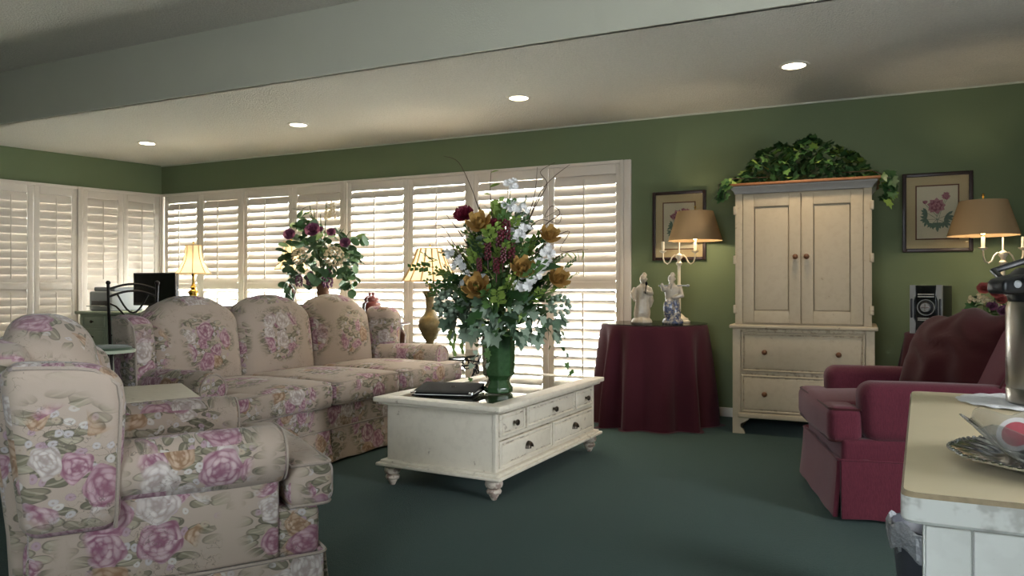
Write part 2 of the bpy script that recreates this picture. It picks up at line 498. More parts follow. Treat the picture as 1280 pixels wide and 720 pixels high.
    def mesh(s, name, mats, smooth=True, uv=None, sharp=40):
        me = bpy.data.meshes.new(name)
        me.from_pydata(s.v, [], s.f)
        for m in (mats if isinstance(mats, (list, tuple)) else [mats]):
            me.materials.append(M[m])
        if any(s.mi): me.polygons.foreach_set('material_index', s.mi)
        if smooth:
            me.polygons.foreach_set('use_smooth', [True] * len(me.polygons))
            me.update()
            try: me.set_sharp_from_angle(angle=R(sharp))
            except Exception: pass
        if uv is not None:
            lay = me.uv_layers.new(name='UVMap')
            rk = random.Random(int((uv[0] * 7.13 + uv[1] * 3.77) * 1000)); S = 1 / 2.4; grp = {}
            for p in me.polygons:
                n = p.normal; a = max(range(3), key=lambda i: abs(n[i]) * (1.15 if i == 2 else 1))
                grp.setdefault((a, n[a] > 0), []).append(p)
            for key in sorted(grp):
                a = key[0]; ps = grp[key]
                def q(c): return (c.y, c.z) if a == 0 else ((c.x, c.z) if a == 1 else (c.x, c.y))
                pts = [q(me.vertices[i].co) for p in ps for i in p.vertices]
                us = [t[0] for t in pts]; vs_ = [t[1] for t in pts]
                cu, cv = (min(us) + max(us)) / 2, (min(vs_) + max(vs_)) / 2
                if max(us) - min(us) > 0.9: cu += S * rk.random()
                ou, ov = rk.randint(-20, 20) * S - cu + rk.uniform(-.04, .04), rk.randint(-20, 20) * S - cv + rk.uniform(-.04, .04)
                for p in ps:
                    for li in p.loop_indices:
                        t = q(me.vertices[me.loops[li].vertex_index].co); lay.data[li].uv = (t[0] + ou, t[1] + ov)
        me.update()
        return me
    def obj(s, name, mats, parent=None, smooth=True, uv=None, loc=None, rot=None, sharp=40):
        return link(name, s.mesh(name, mats, smooth, uv, sharp), parent, loc, rot)

def link(name, me, parent=None, loc=None, rot=None, scale=None):
    o = bpy.data.objects.new(name, me); COL.objects.link(o)
    if parent: o.parent = parent
    if loc is not None: o.location = loc
    if rot is not None: o.rotation_euler = rot
    if scale is not None: o.scale = scale if isinstance(scale, (tuple, list)) else (scale,) * 3
    return o
def tag(o, label, cat, group=None):
    o['label'] = label; o['category'] = cat
    if group: o['group'] = group
    return o
def thing(name, label, cat, loc=(0, 0, 0), rz=0.0, group=None):
    o = bpy.data.objects.new(name, None); COL.objects.link(o)
    o.empty_display_size = 0.1; o.location = loc; o.rotation_euler = (0, 0, R(rz))
    return tag(o, label, cat, group)
def struct(o):
    o['kind'] = 'structure'
    return o
def point(name, loc, power, color, radius=0.03, parent=None):
    d = bpy.data.lights.new(name, 'POINT'); d.energy = power; d.color = color; d.shadow_soft_size = radius
    o = bpy.data.objects.new(name, d); COL.objects.link(o); o.location = loc
    if parent: o.parent = parent
    return o
def rrect(x0, x1, y0, y1, r, n=5):
    P = []
    for cx, cy, a0 in ((x1 - r, y1 - r, 0), (x0 + r, y1 - r, 90), (x0 + r, y0 + r, 180), (x1 - r, y0 + r, 270)):
        for i in range(n + 1):
            a = R(a0 + 90 * i / n); P.append((cx + r * math.cos(a), cy + r * math.sin(a)))
    return P

# ------------------------------------------------------------------ room shell
WY = 6.12; HL = 2.45; HU = 2.90; SY = 3.98
CX, CY = -7.363, 6.12
LD = Vector((-0.246, -0.969, 0)).normalized()        # along the left wall, away from the corner
def lw(sd, out=0.0, z=0.0):                           # point on the left wall, out = away from the room
    n = Vector((LD.y, -LD.x, 0))
    if n.x > 0: n = -n
    p = Vector((CX, CY, 0)) + LD * sd + n * out
    return (p.x, p.y, z)

struct(MB().box(-11, 3.6, -1.8, 6.3, -0.12, 0).obj('floor', 'carpet', smooth=False))
b = MB(); b.box(-11, 3.6, SY, 6.3, HL, HL + 0.1)
struct(b.obj('ceiling', 'ceiling_paint', smooth=False))
b = MB(); b.box(-11, 3.6, -1.8, SY + 0.02, HU, HU + 0.1)
struct(b.obj('ceiling_upper', 'ceiling_paint', smooth=False))
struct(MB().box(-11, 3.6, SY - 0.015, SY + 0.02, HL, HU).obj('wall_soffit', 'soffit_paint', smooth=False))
# back wall with the wide window opening
WX0, WX1, WZ0, WZ1 = -7.34, -1.76, 0.06, 2.10
b = MB()
b.box(-7.5, 3.6, WY, WY + 0.16, WZ1, HL + 0.05)
b.box(WX1, 3.6, WY, WY + 0.16, 0, WZ1)
b.box(-7.5, WX1, WY, WY + 0.16, 0, WZ0)
b.box(-7.5, WX0, WY, WY + 0.16, WZ0, WZ1)
struct(b.obj('wall_back', 'wall_green', smooth=False))
def lwbox(b, s0, s1, o0, o1, z0, z1):
    P = [lw(s0, o0), lw(s1, o0), lw(s0, o1), lw(s1, o1)]
    vs = [(p[0], p[1], z) for z in (z0, z1) for p in P]
    b.add(vs, [(0, 2, 3, 1), (4, 5, 7, 6), (0, 1, 5, 4), (2, 6, 7, 3), (0, 4, 6, 2), (1, 3, 7, 5)])
LS1 = 2.66
b = MB()
lwbox(b, -0.1, 8.4, 0, 0.16, 2.10, HU); lwbox(b, LS1, 8.4, 0, 0.16, 0, 2.10); lwbox(b, -0.1, LS1, 0, 0.16, 0, 0.06); lwbox(b, -0.1, 0.02, 0, 0.16, 0.06, 2.10)
struct(b.obj('wall_left', 'wall_green', smooth=False))
# right wall and the wall behind the camera, each with a small opening added to let light in
b = MB()
b.box(3.4, 3.55, -1.75, 1.3, 0, HU); b.box(3.4, 3.55, 1.7, 6.2, 0, HU); b.box(3.4, 3.55, 1.3, 1.7, 1.7, HU); b.box(3.4, 3.55, 1.3, 1.7, 0, 1.0)
struct(b.obj('wall_right', 'wall_green', smooth=False))
b = MB()
b.box(-10.5, -0.8, -1.75, -1.6, 0, HU); b.box(-0.4, 3.5, -1.75, -1.6, 0, HU); b.box(-0.8, -0.4, -1.75, -1.6, 1.7, HU); b.box(-0.8, -0.4, -1.75, -1.6, 0, 1.0)
struct(b.obj('wall_front', 'wall_green', smooth=False))
struct(MB().box(-13, 5, WY + 0.2, WY + 7, -0.2, -0.12).obj('ground_outside', 'concrete', smooth=False))
b = MB(); b.rbox(WX1 + 0.02, -0.82, WY - 0.014, WY, 0.002, 0.075, 0.004); b.rbox(0.10, 3.4, WY - 0.014, WY, 0.002, 0.075, 0.004)
struct(b.obj('baseboard_back', 'trim_paint'))
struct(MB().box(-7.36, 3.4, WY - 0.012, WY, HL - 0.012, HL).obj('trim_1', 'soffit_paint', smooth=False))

# ------------------------------------------------------------------ plantation shutters
def frame_bm(b, x0, x1, z0, z1, t, y0, y1):
    b.rbox(x0, x0 + t, y0, y1, z0, z1, 0.004); b.rbox(x1 - t, x1, y0, y1, z0, z1, 0.004)
    b.rbox(x0 + t, x1 - t, y0, y1, z0, z0 + t, 0.004); b.rbox(x0 + t, x1 - t, y0, y1, z1 - t, z1, 0.004)
louver_cache = {}
def louver_mesh(w):
    k = round(w, 3)
    if k not in louver_cache:
        b = MB(); P = []
        for (y, z) in ((-0.047, 0), (-0.03, 0.0045), (0, 0.006), (0.03, 0.0045), (0.047, 0), (0.03, -0.0045), (0, -0.006), (-0.03, -0.0045)):
            P.append((y, z))
        n = len(P); vs = [(x, y, z) for x in (-w / 2, w / 2) for y, z in P]
        fs = [(i, (i + 1) % n, (i + 1) % n + n, i + n) for i in range(n)] + [tuple(range(n, 2 * n)), tuple(reversed(range(n)))]
        b.add(vs, fs); louver_cache[k] = b.mesh('louver', 'shutter_paint')
    return louver_cache[k]
SZ0, SZ1, SMID = 0.086, 2.089, 1.05
def shutter_panel(parent, x0, x1, t_up, t_lo, rod=True):
    """panel in the local frame of its window: x along the wall, y out of the room"""
    b = MB(); st = 0.055
    b.rbox(x0 + 0.002, x0 + st, -0.012, 0.018, SZ0, SZ1, 0.004); b.rbox(x1 - st, x1 - 0.002, -0.012, 0.018, SZ0, SZ1, 0.004)
    b.rbox(x0 + st, x1 - st, -0.012, 0.018, SZ1 - 0.085, SZ1, 0.004); b.rbox(x0 + st, x1 - st, -0.012, 0.018, SZ0, SZ0 + 0.11, 0.004)
    b.rbox(x0 + st, x1 - st, -0.012, 0.018, SMID - 0.035, SMID + 0.035, 0.004)
    p = b.obj('shutter_panel', 'shutter_paint', parent)
    w = x1 - x0 - 2 * st - 0.004; me = louver_mesh(w); xm = (x0 + x1) / 2
    for (za, zb, tilt) in ((SMID + 0.035, SZ1 - 0.085, t_up), (SZ0 + 0.11, SMID - 0.035, t_lo)):
        n = max(1, round((zb - za) / 0.082)); pitch = (zb - za) / n
        for i in range(n):
            link('louver', me, p, (xm, 0.004, za + pitch * (i + 0.5)), (R(tilt), 0, 0))
        rb = MB(); ro = -0.052 if abs(tilt) < 70 else -0.028
        rb.rbox(xm - 0.006, xm + 0.006, ro - 0.006, ro + 0.006, za + 0.04, zb - 0.03, 0.002, 1)
        rb.obj('tilt_rod', 'shutter_paint', p)
    return p
wb = [(-7.30, -6.737, -6.115), (-6.085, -5.40, -4.73), (-4.70, -3.966, -3.285), (-3.255, -2.50, -1.825)]
tilts = [((63, -32), (69, -34)), ((66, -32), (71, -32)), ((59, -47), (61, -47)), ((66, -47), (73, -47))]
for k, ((a, m, c), (t1, t2)) in enumerate(zip(wb, tilts)):
    w = bpy.data.objects.new('window_%d' % (k + 1), None); COL.objects.link(w); w.location = (0, WY, 0); struct(w)
    b = MB(); frame_bm(b, a - (0.015 if k else 0.04), c + 0.0148, 0.06, 2.115, 0.028, -0.03, 0.06)
    if k == 3: b.rbox(c + 0.0148, c + 0.078, -0.022, 0.06, 0.06, 2.115, 0.006)
    b.obj('window_frame', 'shutter_paint', w)
    shutter_panel(w, a, m, *t1); shutter_panel(w, m, c, *t2)
    g = MB(); g.box(a, c, 0.10, 0.106, 0.08, 2.09); g.obj('pane', 'picture_glass', w, smooth=False)
lb = [(0.03, 0.435, 0.86), (0.905, 1.32, 1.73), (1.775, 2.20, 2.61)]
ang_l = math.atan2(-LD.y, -LD.x)   # local x runs towards the corner so that local y points out of the room
for k, (a, m, c) in enumerate(lb):
    w = bpy.data.objects.new('window_%d' % (k + 5), None); COL.objects.link(w); struct(w)
    w.location = lw(0); w.rotation_euler = (0, 0, ang_l)
    b = MB(); frame_bm(b, -c - 0.03, -a + 0.03, 0.06, 2.115, 0.032, -0.03, 0.06); b.obj('window_frame', 'shutter_paint', w)
    shutter_panel(w, -m, -a, 81, 81); shutter_panel(w, -c, -m, 81, 80)
    g = MB(); g.box(-c, -a, 0.10, 0.106, 0.08, 2.09); g.obj('pane', 'picture_glass', w, smooth=False)

# ------------------------------------------------------------------ recessed ceiling lights
for i, (x, y, lab) in enumerate(((-6.31, 5.08, 'recessed round ceiling light closest to the shuttered corner'), (-4.41, 5.06, 'recessed round ceiling light second from the shuttered corner'), (-2.30, 5.04, 'recessed round ceiling light above the flowers and coffee table'), (-0.38, 5.05, 'recessed round ceiling light in front of the armoire, largest in view'))):
    t = thing('ceiling_light', lab, 'ceiling light', (x, y, HL), 0, 'recessed lights along the low ceiling')
    MB().lathe([(0.070, -0.001), (0.072, -0.010), (0.092, -0.006), (0.094, -0.001)], 28, cap=False).obj('trim_ring', 'trim_paint', t)
    MB().lathe([(0.001, -0.004), (0.070, -0.004)], 28, cap=False).obj('lens', 'downlight_glow', t)
    d = bpy.data.lights.new('downlight', 'SPOT'); d.energy = 26; d.color = (1.0, 0.80, 0.55); d.spot_size = R(125); d.spot_blend = 0.8; d.shadow_soft_size = 0.06
    o = bpy.data.objects.new('downlight', d); COL.objects.link(o); o.parent = t; o.location = (0, 0, -0.02)

# ------------------------------------------------------------------ floral sofa and armchair (front faces local -y)
def seat_cushion(parent, x0, x1, ear_l, ear_r, y0=-0.05, y1=0.56, z0=0.335, z1=0.485, cloth='floral', uv=(0, 0), ear_y=0.105, ear=0.13, pipe='piping_cloth'):
    cx, hx = (x0 + x1) / 2, (x1 - x0) / 2
    def crown(x, y, z):
        u = max(-1, min(1, (x - cx) / hx)); v = max(-1, min(1, (y - (y0 + y1) / 2) / ((y1 - y0) / 2)))
        k = (1 - u * u) * (1 - v * v)
        return (x, y - 0.012 * (1 - u * u) * (1 if y < y0 + 0.1 else 0), z + (0.030 * k if z > (z0 + z1) / 2 else 0))
    b = MB(); b.rbox(x0, x1, y0, y1, z0, z1, 0.045, 4, (6, 6, 1), crown)
    if ear_l or ear_r: b.rbox(x0 - (ear if ear_l else 0), x1 + (ear if ear_r else 0), y0, ear_y, z0, z1, 0.045, 4, (8, 2, 1), lambda x, y, z: (x, y - 0.012 * max(0, 1 - ((x - cx) / hx) ** 2) * (1 if y < y0 + 0.1 else 0) - 0.0006, z + (0.0006 if z > (z0 + z1) / 2 else -0.0006)))
    c = b.obj('seat_cushion', cloth, parent, uv=uv)
    P = rrect(x0 - (ear if ear_l else 0) + 0.012, x1 + (ear if ear_r else 0) - 0.012, y0 + 0.012, y1 - 0.01, 0.035)
    P = [(x, min(y, ear_y - 0.01) if (x < x0 or x > x1) else y) for x, y in P]
    for z in (z1 - 0.012, z0 + 0.012):
        q = MB(); q.tube([(x, y - 0.003, z) for x, y in P], 0.0055, 5, closed=True); q.obj('piping', pipe, c)
    return c
def skirt(parent, hw, y0, y1, splits, cloth, z1=0.205, uv=(0, 0), pipe='piping_cloth'):
    xs = [-hw] + splits + [hw]
    def flare(cx, cy):
        def f(x, y, z):
            k = 0.022 * (1 - z / z1) ** 1.3
            return (x + (k if x > cx else -k) * (1 if abs(x - cx) > 0.02 else 0) * 0.6, y + (-k if y < 0.1 else (k if y > cy else 0)), z + 0.004 * math.sin(x * 23))
        return f
    for a, c in zip(xs[:-1], xs[1:]):
        b = MB(); b.rbox(a + 0.006, c - 0.006, y0 - 0.012, y0 + 0.01, 0.015, z1, 0.006, 2, (10, 1, 4), flare((a + c) / 2, 9)); b.obj('skirt_panel', cloth, parent, uv=(uv[0] + a, uv[1]))
    for s in splits:   # the tuck behind each kick pleat
        b = MB(); b.box(s - 0.05, s + 0.05, y0 + 0.012, y0 + 0.02, 0.02, z1); b.obj('pleat', cloth, parent, uv=uv)
    for s in (-1, 1):
        def fl(x, y, z):
            return (x + s * 0.022 * (1 - z / z1) ** 1.3, y, z + 0.004 * math.sin(y * 19))
        b = MB(); b.rbox(s * hw - 0.011, s * hw + 0.011, y0, y1, 0.015, z1, 0.006, 2, (1, 8, 4), fl); b.obj('skirt_panel', cloth, parent, uv=(uv[0] + 0.4 * s, uv[1] + 0.2))
    b = MB(); b.rbox(-hw, hw, y1 - 0.01, y1 + 0.012, 0.015, z1, 0.006, 2, (6, 1, 2)); b.obj('skirt_panel', cloth, parent, uv=uv)
    b = MB(); b.tube([(x, y, z1) for x, y in rrect(-hw - 0.008, hw + 0.008, y0 - 0.012, y1 + 0.012, 0.03)], 0.006, 5, closed=True); b.obj('piping', pipe, parent)
def floral_seat(t, hw, n, depth, hump_h, uv0, wy0, wy1, wing_top=0.885, side_gap=0.085):
    """hw = arm centre offset; n = number of seats"""
    inner = hw - side_gap
    rnd = random.Random(int(hw * 100))
    U = lambda: (uv0[0] + rnd.random() * 3, uv0[1] + rnd.random() * 3)
    b = MB(); b.rbox(-hw - 0.035, hw + 0.035, 0.0, depth - 0.06, 0.19, 0.345, 0.025, 3, (6, 3, 2)); b.obj('seat_base', 'floral', t, uv=U())
    w = 2 * inner / n
    skirt(t, hw + 0.062, 0.0, depth - 0.05, [(-inner + w * i) for i in range(1, n)], 'floral', uv=U())
    for i in range(n):
        x0 = -inner + w * i
        seat_cushion(t, x0 + 0.004, x0 + w - 0.004, i == 0, i == n - 1, y1=depth - 0.22, uv=U())
    # camel-back cushions
    for i in range(n):
        c = -inner + w * (i + 0.5); hz = 0.30
        lean = 0.20
        def fn(x, y, z, c=c, i=i):
            u = (x - c) / (w / 2)
            k = max(0.0, (z - 0.46) / 0.46)
            drop = 0.105 * abs(u) ** 2.2
            if (i == 0 and u < 0) or (i == n - 1 and u > 0): drop = 0.125 * abs(u) ** 1.9
            bulge = 0.055 * (1 - u * u) * math.sin(math.pi * min(1, max(0, (z - 0.42) / (hump_h - 0.42))))
            ny = y - (bulge if y < depth - 0.12 else 0) + lean * (z - 0.45) * 0.55
            return (x, ny, z - drop * k)
        b = MB(); b.rbox(c - w / 2 - 0.012, c + w / 2 + 0.012, depth - 0.25, depth - 0.04, 0.42, hump_h, 0.085, 5, (10, 1, 8), fn)
        b.obj('back_cushion', 'floral', t, uv=U())
    def lean_fn(x, y, z):
        return (x, y + 0.11 * max(0, z - 0.3), z - 0.10 * max(0, (z - 0.6) / 0.3) * (abs(x) / (hw + 0.04)) ** 4 )
    b = MB(); b.rbox(-hw + 0.03, hw - 0.03, depth - 0.13, depth - 0.025, 0.20, hump_h - 0.07, 0.035, 3, (10, 1, 5), lean_fn); b.obj('back_panel', 'floral', t, uv=U())
    for s in (-1, 1):
        # wing with a rounded front edge
        y0, y1 = wy0, wy1
        def wing(x, y, z, s=s):
            k = max(0.0, (z - 0.36) / (wing_top - 0.36)); v = (y1 - y) / (y1 - y0)
            curve = 0.07 * (1 - math.sin(math.pi * min(1.0, 0.25 + 0.6 * k)))
            return (x + s * 0.03 * k * v, y + 0.11 * (z - 0.3) * (1 - v) + 0.03 * v * max(0, (k - 0.75) / 0.25) ** 2 + 0.02 * v * (1 - k), z - 0.02 * v ** 3 * k)
        b = MB(); b.rbox(s * (hw + 0.024) - 0.072, s * (hw + 0.024) + 0.072, y0, y1, 0.37, wing_top, 0.05, 4, (1, 5, 7), wing)
        wo = b.obj('wing', 'floral', t, uv=U())
        # piping along the outer face of the wing
        xo = s * (hw + 0.082)
        P = [(wing(xo, y0 + 0.012, z)) for z in [0.38 + (wing_top - 0.43) * i / 8 for i in range(9)]] + [wing(xo, y0 + 0.05, wing_top - 0.015)] + [wing(xo, y0 + 0.05 + (y1 - y0 - 0.08) * i / 4, wing_top - 0.012) for i in range(1, 5)]
        q = MB(); q.tube(P, 0.006, 5); q.obj('piping', 'piping_cloth', wo)
        # rolled arm, its upright panel and round front
        xa = s * hw
        ye = wy0 + 0.12; pr = [(0.001, 0.117), (0.045, 0.112), (0.072, 0.114), (0.086, 0.122), (0.092, 0.138)] + [(0.092 + 0.003 * math.sin(i), 0.138 + (ye - 0.138) * i / 6) for i in range(1, 7)]
        b = MB(); b.lathe(pr, 28, xa, 0, 0.512, fn=lambda x, y, z, a: (x, y * 0.97, z), axis='y', cap=False)
        a = b.obj('arm', 'floral', t, uv=U(), sharp=60)
        b = MB(); b.rbox(xa - 0.05, xa + 0.055, 0.13, wy1 - 0.005, 0.20, 0.50, 0.015, 3, (1, 5, 3)); b.obj('arm_panel', 'floral', t, uv=U())
        b = MB(); b.tube([(xa + 0.080 * math.cos(q), 0.115, 0.512 + 0.078 * math.sin(q)) for q in [R(20 * i) for i in range(18)]], 0.0055, 5, closed=True); b.obj('piping', 'piping_cloth', a)
    for sx in (-1, 1):
        for y in (0.06, depth - 0.12):
            b = MB(); b.rbox(sx * (hw - 0.03) - 0.03, sx * (hw - 0.03) + 0.03, y - 0.03, y + 0.03, 0, 0.19, 0.006); b.obj('foot', 'dark_wood', t)
sofa = thing('floral_sofa', 'three-seat floral camel-back sofa with rolled arms, facing the coffee table', 'sofa', (-2.80, 3.82, 0), 87)
floral_seat(sofa, 1.05, 3, 0.93, 0.985, (0.3, 0.1), 0.565, 0.77)
chair = thing('floral_armchair', 'floral wing armchair in the foreground, seen from its side', 'armchair', (-1.887, 2.11, 0), 145.75)
floral_seat(chair, 0.375, 1, 0.85, 0.95, (5.1, 2.4), 0.545, 0.785, wing_top=0.835)

# ------------------------------------------------------------------ red armchair with a throw pillow
def red_chair():
    t = thing('red_armchair', 'burgundy chenille armchair with skirt beside the painted counter', 'armchair', (-0.165, 4.0, 0), -76.5)
    hw = 0.40
    b = MB(); b.rbox(-hw, hw, 0.0, 0.84, 0.17, 0.36, 0.025, 3, (5, 4, 2)); b.obj('seat_base', 'red_chenille', t)
    skirt(t, hw + 0.012, -0.01, 0.84, [], 'red_chenille', 0.27, pipe='red_chenille')
    c = seat_cushion(t, -0.255, 0.255, True, True, y0=-0.055, y1=0.56, z0=0.335, z1=0.50, cloth='red_chenille', ear_y=0.095, ear=0.14, pipe='red_pillow')
    for s in (-1, 1):
        def arm(x, y, z, s=s):
            k = max(0, (z - 0.40) / 0.2)
            return (x + s * 0.015 * k, y + 0.03 * math.sin(max(0, z - 0.3) * 6) * (1 if y < 0.2 else 0) * -1, z - 0.02 * max(0, (y - 0.35)) )
        b = MB(); b.rbox(s * 0.335 - 0.082, s * 0.335 + 0.075, 0.105, 0.80, 0.34, 0.615, 0.062, 5, (1, 6, 3), arm); b.obj('arm', 'red_chenille', t)
        P = [(s * 0.335 + 0.08 * math.cos(q), 0.1, 0.48 + 0.10 * math.sin(q)) for q in [R(180 - 20 * i) for i in range(10)]]
    def back(x, y, z):
        return (x, y + 0.52 * (z - 0.42) - 0.02 * math.sin(3.14 * min(1, max(0, (z - 0.4) / 0.5))) * (y < 0.65), z - 0.04 * (abs(x) / 0.4) ** 4 * max(0, (z - 0.7) / 0.2))
    b = MB(); b.rbox(-0.39, 0.39, 0.555, 0.735, 0.36, 0.87, 0.05, 4, (6, 1, 7), back); b.obj('backrest', 'red_chenille', t)
    P = [back(0.392, 0.56, 0.40 + 0.46 * i / 8) for i in range(9)]
    q = MB(); q.tube(P, 0.006, 5); q.obj('piping', 'red_pillow', t)
    for sx in (-1, 1):
        for y in (0.06, 0.76):
            b = MB(); b.rbox(sx * 0.35 - 0.025, sx * 0.35 + 0.025, y - 0.025, y + 0.025, 0, 0.18, 0.005); b.obj('foot', 'dark_wood', t)
    return t
red_chair()
# slouching throw pillow against the backrest
def pillow():
    def fn(u, v):
        a = 2 * math.pi * u; e = v
        return None
    b = MB()
    def pf(x, y, z):
        u, v = x / 0.27, z / 0.23
        k = (1 - min(1, abs(u)) ** 2.4) * (1 - min(1, abs(v)) ** 2.4)
        th = 0.025 + 0.105 * max(0, k) ** 0.55
        wr = 0.014 * math.sin(9 * u + 6 * v + 2 * math.sin(5 * v)) * k
        sag = -0.045 * (u * u) * (v > 0) * v
        pin = 1 - 0.08 * (1 - abs(u)) * abs(v) - 0.0
        return (x * pin, (1 if y > 0 else -1) * (th + wr), z * (1 - 0.10 * (1 - abs(v)) * 0) + sag + 0.02 * math.sin(7 * u))
    b.rbox(-0.27, 0.27, -0.05, 0.05, -0.23, 0.23, 0.04, 3, (18, 1, 16), pf)
    o = b.obj('throw_pillow', 'red_pillow', None, sharp=180)
    o.rotation_mode = 'XYZ'
    o.rotation_euler = Euler((R(-30), R(-8), R(-48)), 'XYZ')
    o.location = (0.435, 4.25, 0.695)
    tag(o, 'plump burgundy throw pillow slouched against the red armchair back', 'pillow')
pillow()

# ------------------------------------------------------------------ coffee table
def drawer(parent, x0, x1, z0, z1, y, paint, pull, n=1, knob_mat='dark_metal'):
    """drawer front facing -y with a raised inner field"""
    b = MB(); b.rbox(x0, x1, y - 0.006, y + 0.01, z0, z1, 0.002, 1); e = 0.013
    for (p0, p1, q0, q1) in ((x0, x0 + e, z0, z1), (x1 - e, x1, z0, z1), (x0 + e, x1 - e, z0, z0 + e), (x0 + e, x1 - e, z1 - e, z1)): b.rbox(p0, p1, y - 0.014, y, q0, q1, 0.005)
    e = 0.020
    b.rbox(x0 + e, x1 - e, y - 0.013, y, z0 + e, z1 - e, 0.005)
    d = b.obj('drawer', paint, parent)
    xs = [(x0 + x1) / 2] if n == 1 else [x0 + (x1 - x0) * 0.2, x1 - (x1 - x0) * 0.2]
    for xm in xs:
        zm = (z0 + z1) / 2; b = MB()
        if pull == 'knob':
            b.lathe([(0.007, 0.0), (0.007, -0.010), (0.014, -0.016), (0.016, -0.022), (0.012, -0.028), (0.002, -0.030)], 14, xm, y - 0.016, zm, axis='y')
            b.obj('knob', knob_mat, d)
        elif pull == 'cup':
            def cup(u, v):
                a = math.pi * u; el = math.pi / 2 * v
                return (xm + 0.034 * math.cos(a) * math.cos(el * 0.75), y - 0.012 - 0.026 * math.sin(el), zm - 0.016 + 0.036 * math.sin(a) * math.cos(el * 0.75))
            b.grid(cup, 14, 6)
            b.obj('cup_pull', knob_mat, d)
        else:
            b.ball((xm, y - 0.028, zm), 0.019, 12, 8); b.lathe([(0.008, 0), (0.008, -0.015)], 10, xm, y - 0.014, zm, axis='y')
            b.obj('knob', knob_mat, d)
    return d
def coffee_table():
    t = thing('coffee_table', 'cream painted coffee table with drawers and glass inset top', 'coffee table', (-1.884, 3.868, 0), 87)
    L, W = 0.6875, 0.378
    b = MB()
    for (x0, x1, y0, y1) in ((-L, -L + 0.095, -W, W), (L - 0.095, L, -W, W), (-L + 0.095, L - 0.095, -W, -W + 0.095), (-L + 0.095, L - 0.095, W - 0.095, W)):
        b.rbox(x0, x1, y0, y1, 0.438, 0.465, 0.007, 2)
    b.rbox(-L + 0.02, L - 0.02, -W + 0.02, -W + 0.06, 0.424, 0.44, 0.005); b.rbox(-L + 0.02, L - 0.02, W - 0.06, W - 0.02, 0.424, 0.44, 0.005)
    b.rbox(-L + 0.02, -L + 0.06, -W + 0.02, W - 0.02, 0.424, 0.44, 0.005); b.rbox(L - 0.06, L - 0.02, -W + 0.02, W - 0.02, 0.424, 0.44, 0.005)
    b.obj('table_top', 'cream_paint', t)
    MB().box(-L + 0.094, L - 0.094, -W + 0.094, W - 0.094, 0.456, 0.462).obj('glass_inset', 'table_glass', t, smooth=False)
    MB().box(-L + 0.09, L - 0.09, -W + 0.09, W - 0.09, 0.40, 0.41).obj('display_tray', 'dark_wood', t, smooth=False)
    bx, by = 0.632, 0.325
    b = MB(); b.rbox(-bx, bx, -by + 0.012, by, 0.13, 0.432, 0.004)
    for x in (-bx + 0.014, bx - 0.014): b.rbox(x - 0.015, x + 0.015, -by - 0.003, -by + 0.02, 0.132, 0.43, 0.003)
    for z in (0.14, 0.292, 0.424): b.rbox(-bx, bx, -by, -by + 0.02, z - 0.008, z + 0.008, 0.002)
    b.obj('body', 'cream_paint', t)
    b = MB(); b.rbox(-bx - 0.045, bx + 0.045, -by - 0.045, by + 0.045, 0.105, 0.122, 0.006); b.rbox(-bx - 0.028, bx + 0.028, -by - 0.028, by + 0.028, 0.118, 0.136, 0.007); b.obj('base_moulding', 'cream_paint', t)
    for (x0, x1) in ((-0.600, -0.335), (-0.310, 0.310), (0.335, 0.600)): drawer(t, x0, x1, 0.304, 0.412, -by + 0.002, 'cream_paint', 'knob')
    for (x0, x1) in ((-0.600, -0.010), (0.010, 0.600)): drawer(t, x0, x1, 0.152, 0.280, -by + 0.002, 'cream_paint', 'cup')
    prof = [(0.012, 0.0), (0.018, 0.012), (0.024, 0.022), (0.022, 0.026), (0.034, 0.032), (0.038, 0.042), (0.034, 0.052), (0.026, 0.056), (0.040, 0.064), (0.045, 0.078), (0.042, 0.092), (0.030, 0.100), (0.030, 0.106)]
    for sx in (-1, 1):
        for sy in (-1, 1):
            b = MB(); b.lathe(prof, 18, sx * (bx - 0.02), sy * (by - 0.02)); b.obj('bun_foot', 'foot_paint', t)
coffee_table()

# black folder lying on the coffee table
def folder():
    t = thing('leather_folder', 'black leather guest folder lying on the coffee table', 'folder', (-2.0, 3.475, 0.465), 14)
    b = MB(); b.rbox(-0.165, 0.165, -0.13, 0.13, 0.0, 0.006, 0.003)
    b.obj('back_cover', 'leather', t)
    b = MB(); b.box(-0.155, 0.155, -0.118, 0.12, 0.006, 0.0115); b.obj('pages', 'paper', t, smooth=False)
    def sl(x, y, z): return (x, y, z + 0.10 * (y + 0.13) * 0.9)
    b = MB(); b.rbox(-0.168, 0.168, -0.132, 0.132, 0.012, 0.020, 0.003, 2, (4, 4, 1), sl); c = b.obj('front_cover', 'leather', t)
    b = MB(); b.rbox(-0.166, 0.166, 0.124, 0.134, 0.002, 0.042, 0.004); b.obj('spine', 'leather', t)
    for x in (-0.156, 0.156):
        b = MB(); b.rbox(x - 0.013, x + 0.013, -0.134, -0.112, 0.0105, 0.0235, 0.002); b.obj('corner_guard', 'chrome', c)
    b = MB(); b.tube([(0.02 + 0.014 * math.cos(q), 0.02 + 0.014 * math.sin(q), 0.0205 + 0.10 * 0.9 * (0.15 + 0.014 * math.sin(q))) for q in [R(30 * i) for i in range(12)]], 0.0012, 4, closed=True)
    b.obj('embossed_emblem', 'dark_metal', c)
folder()

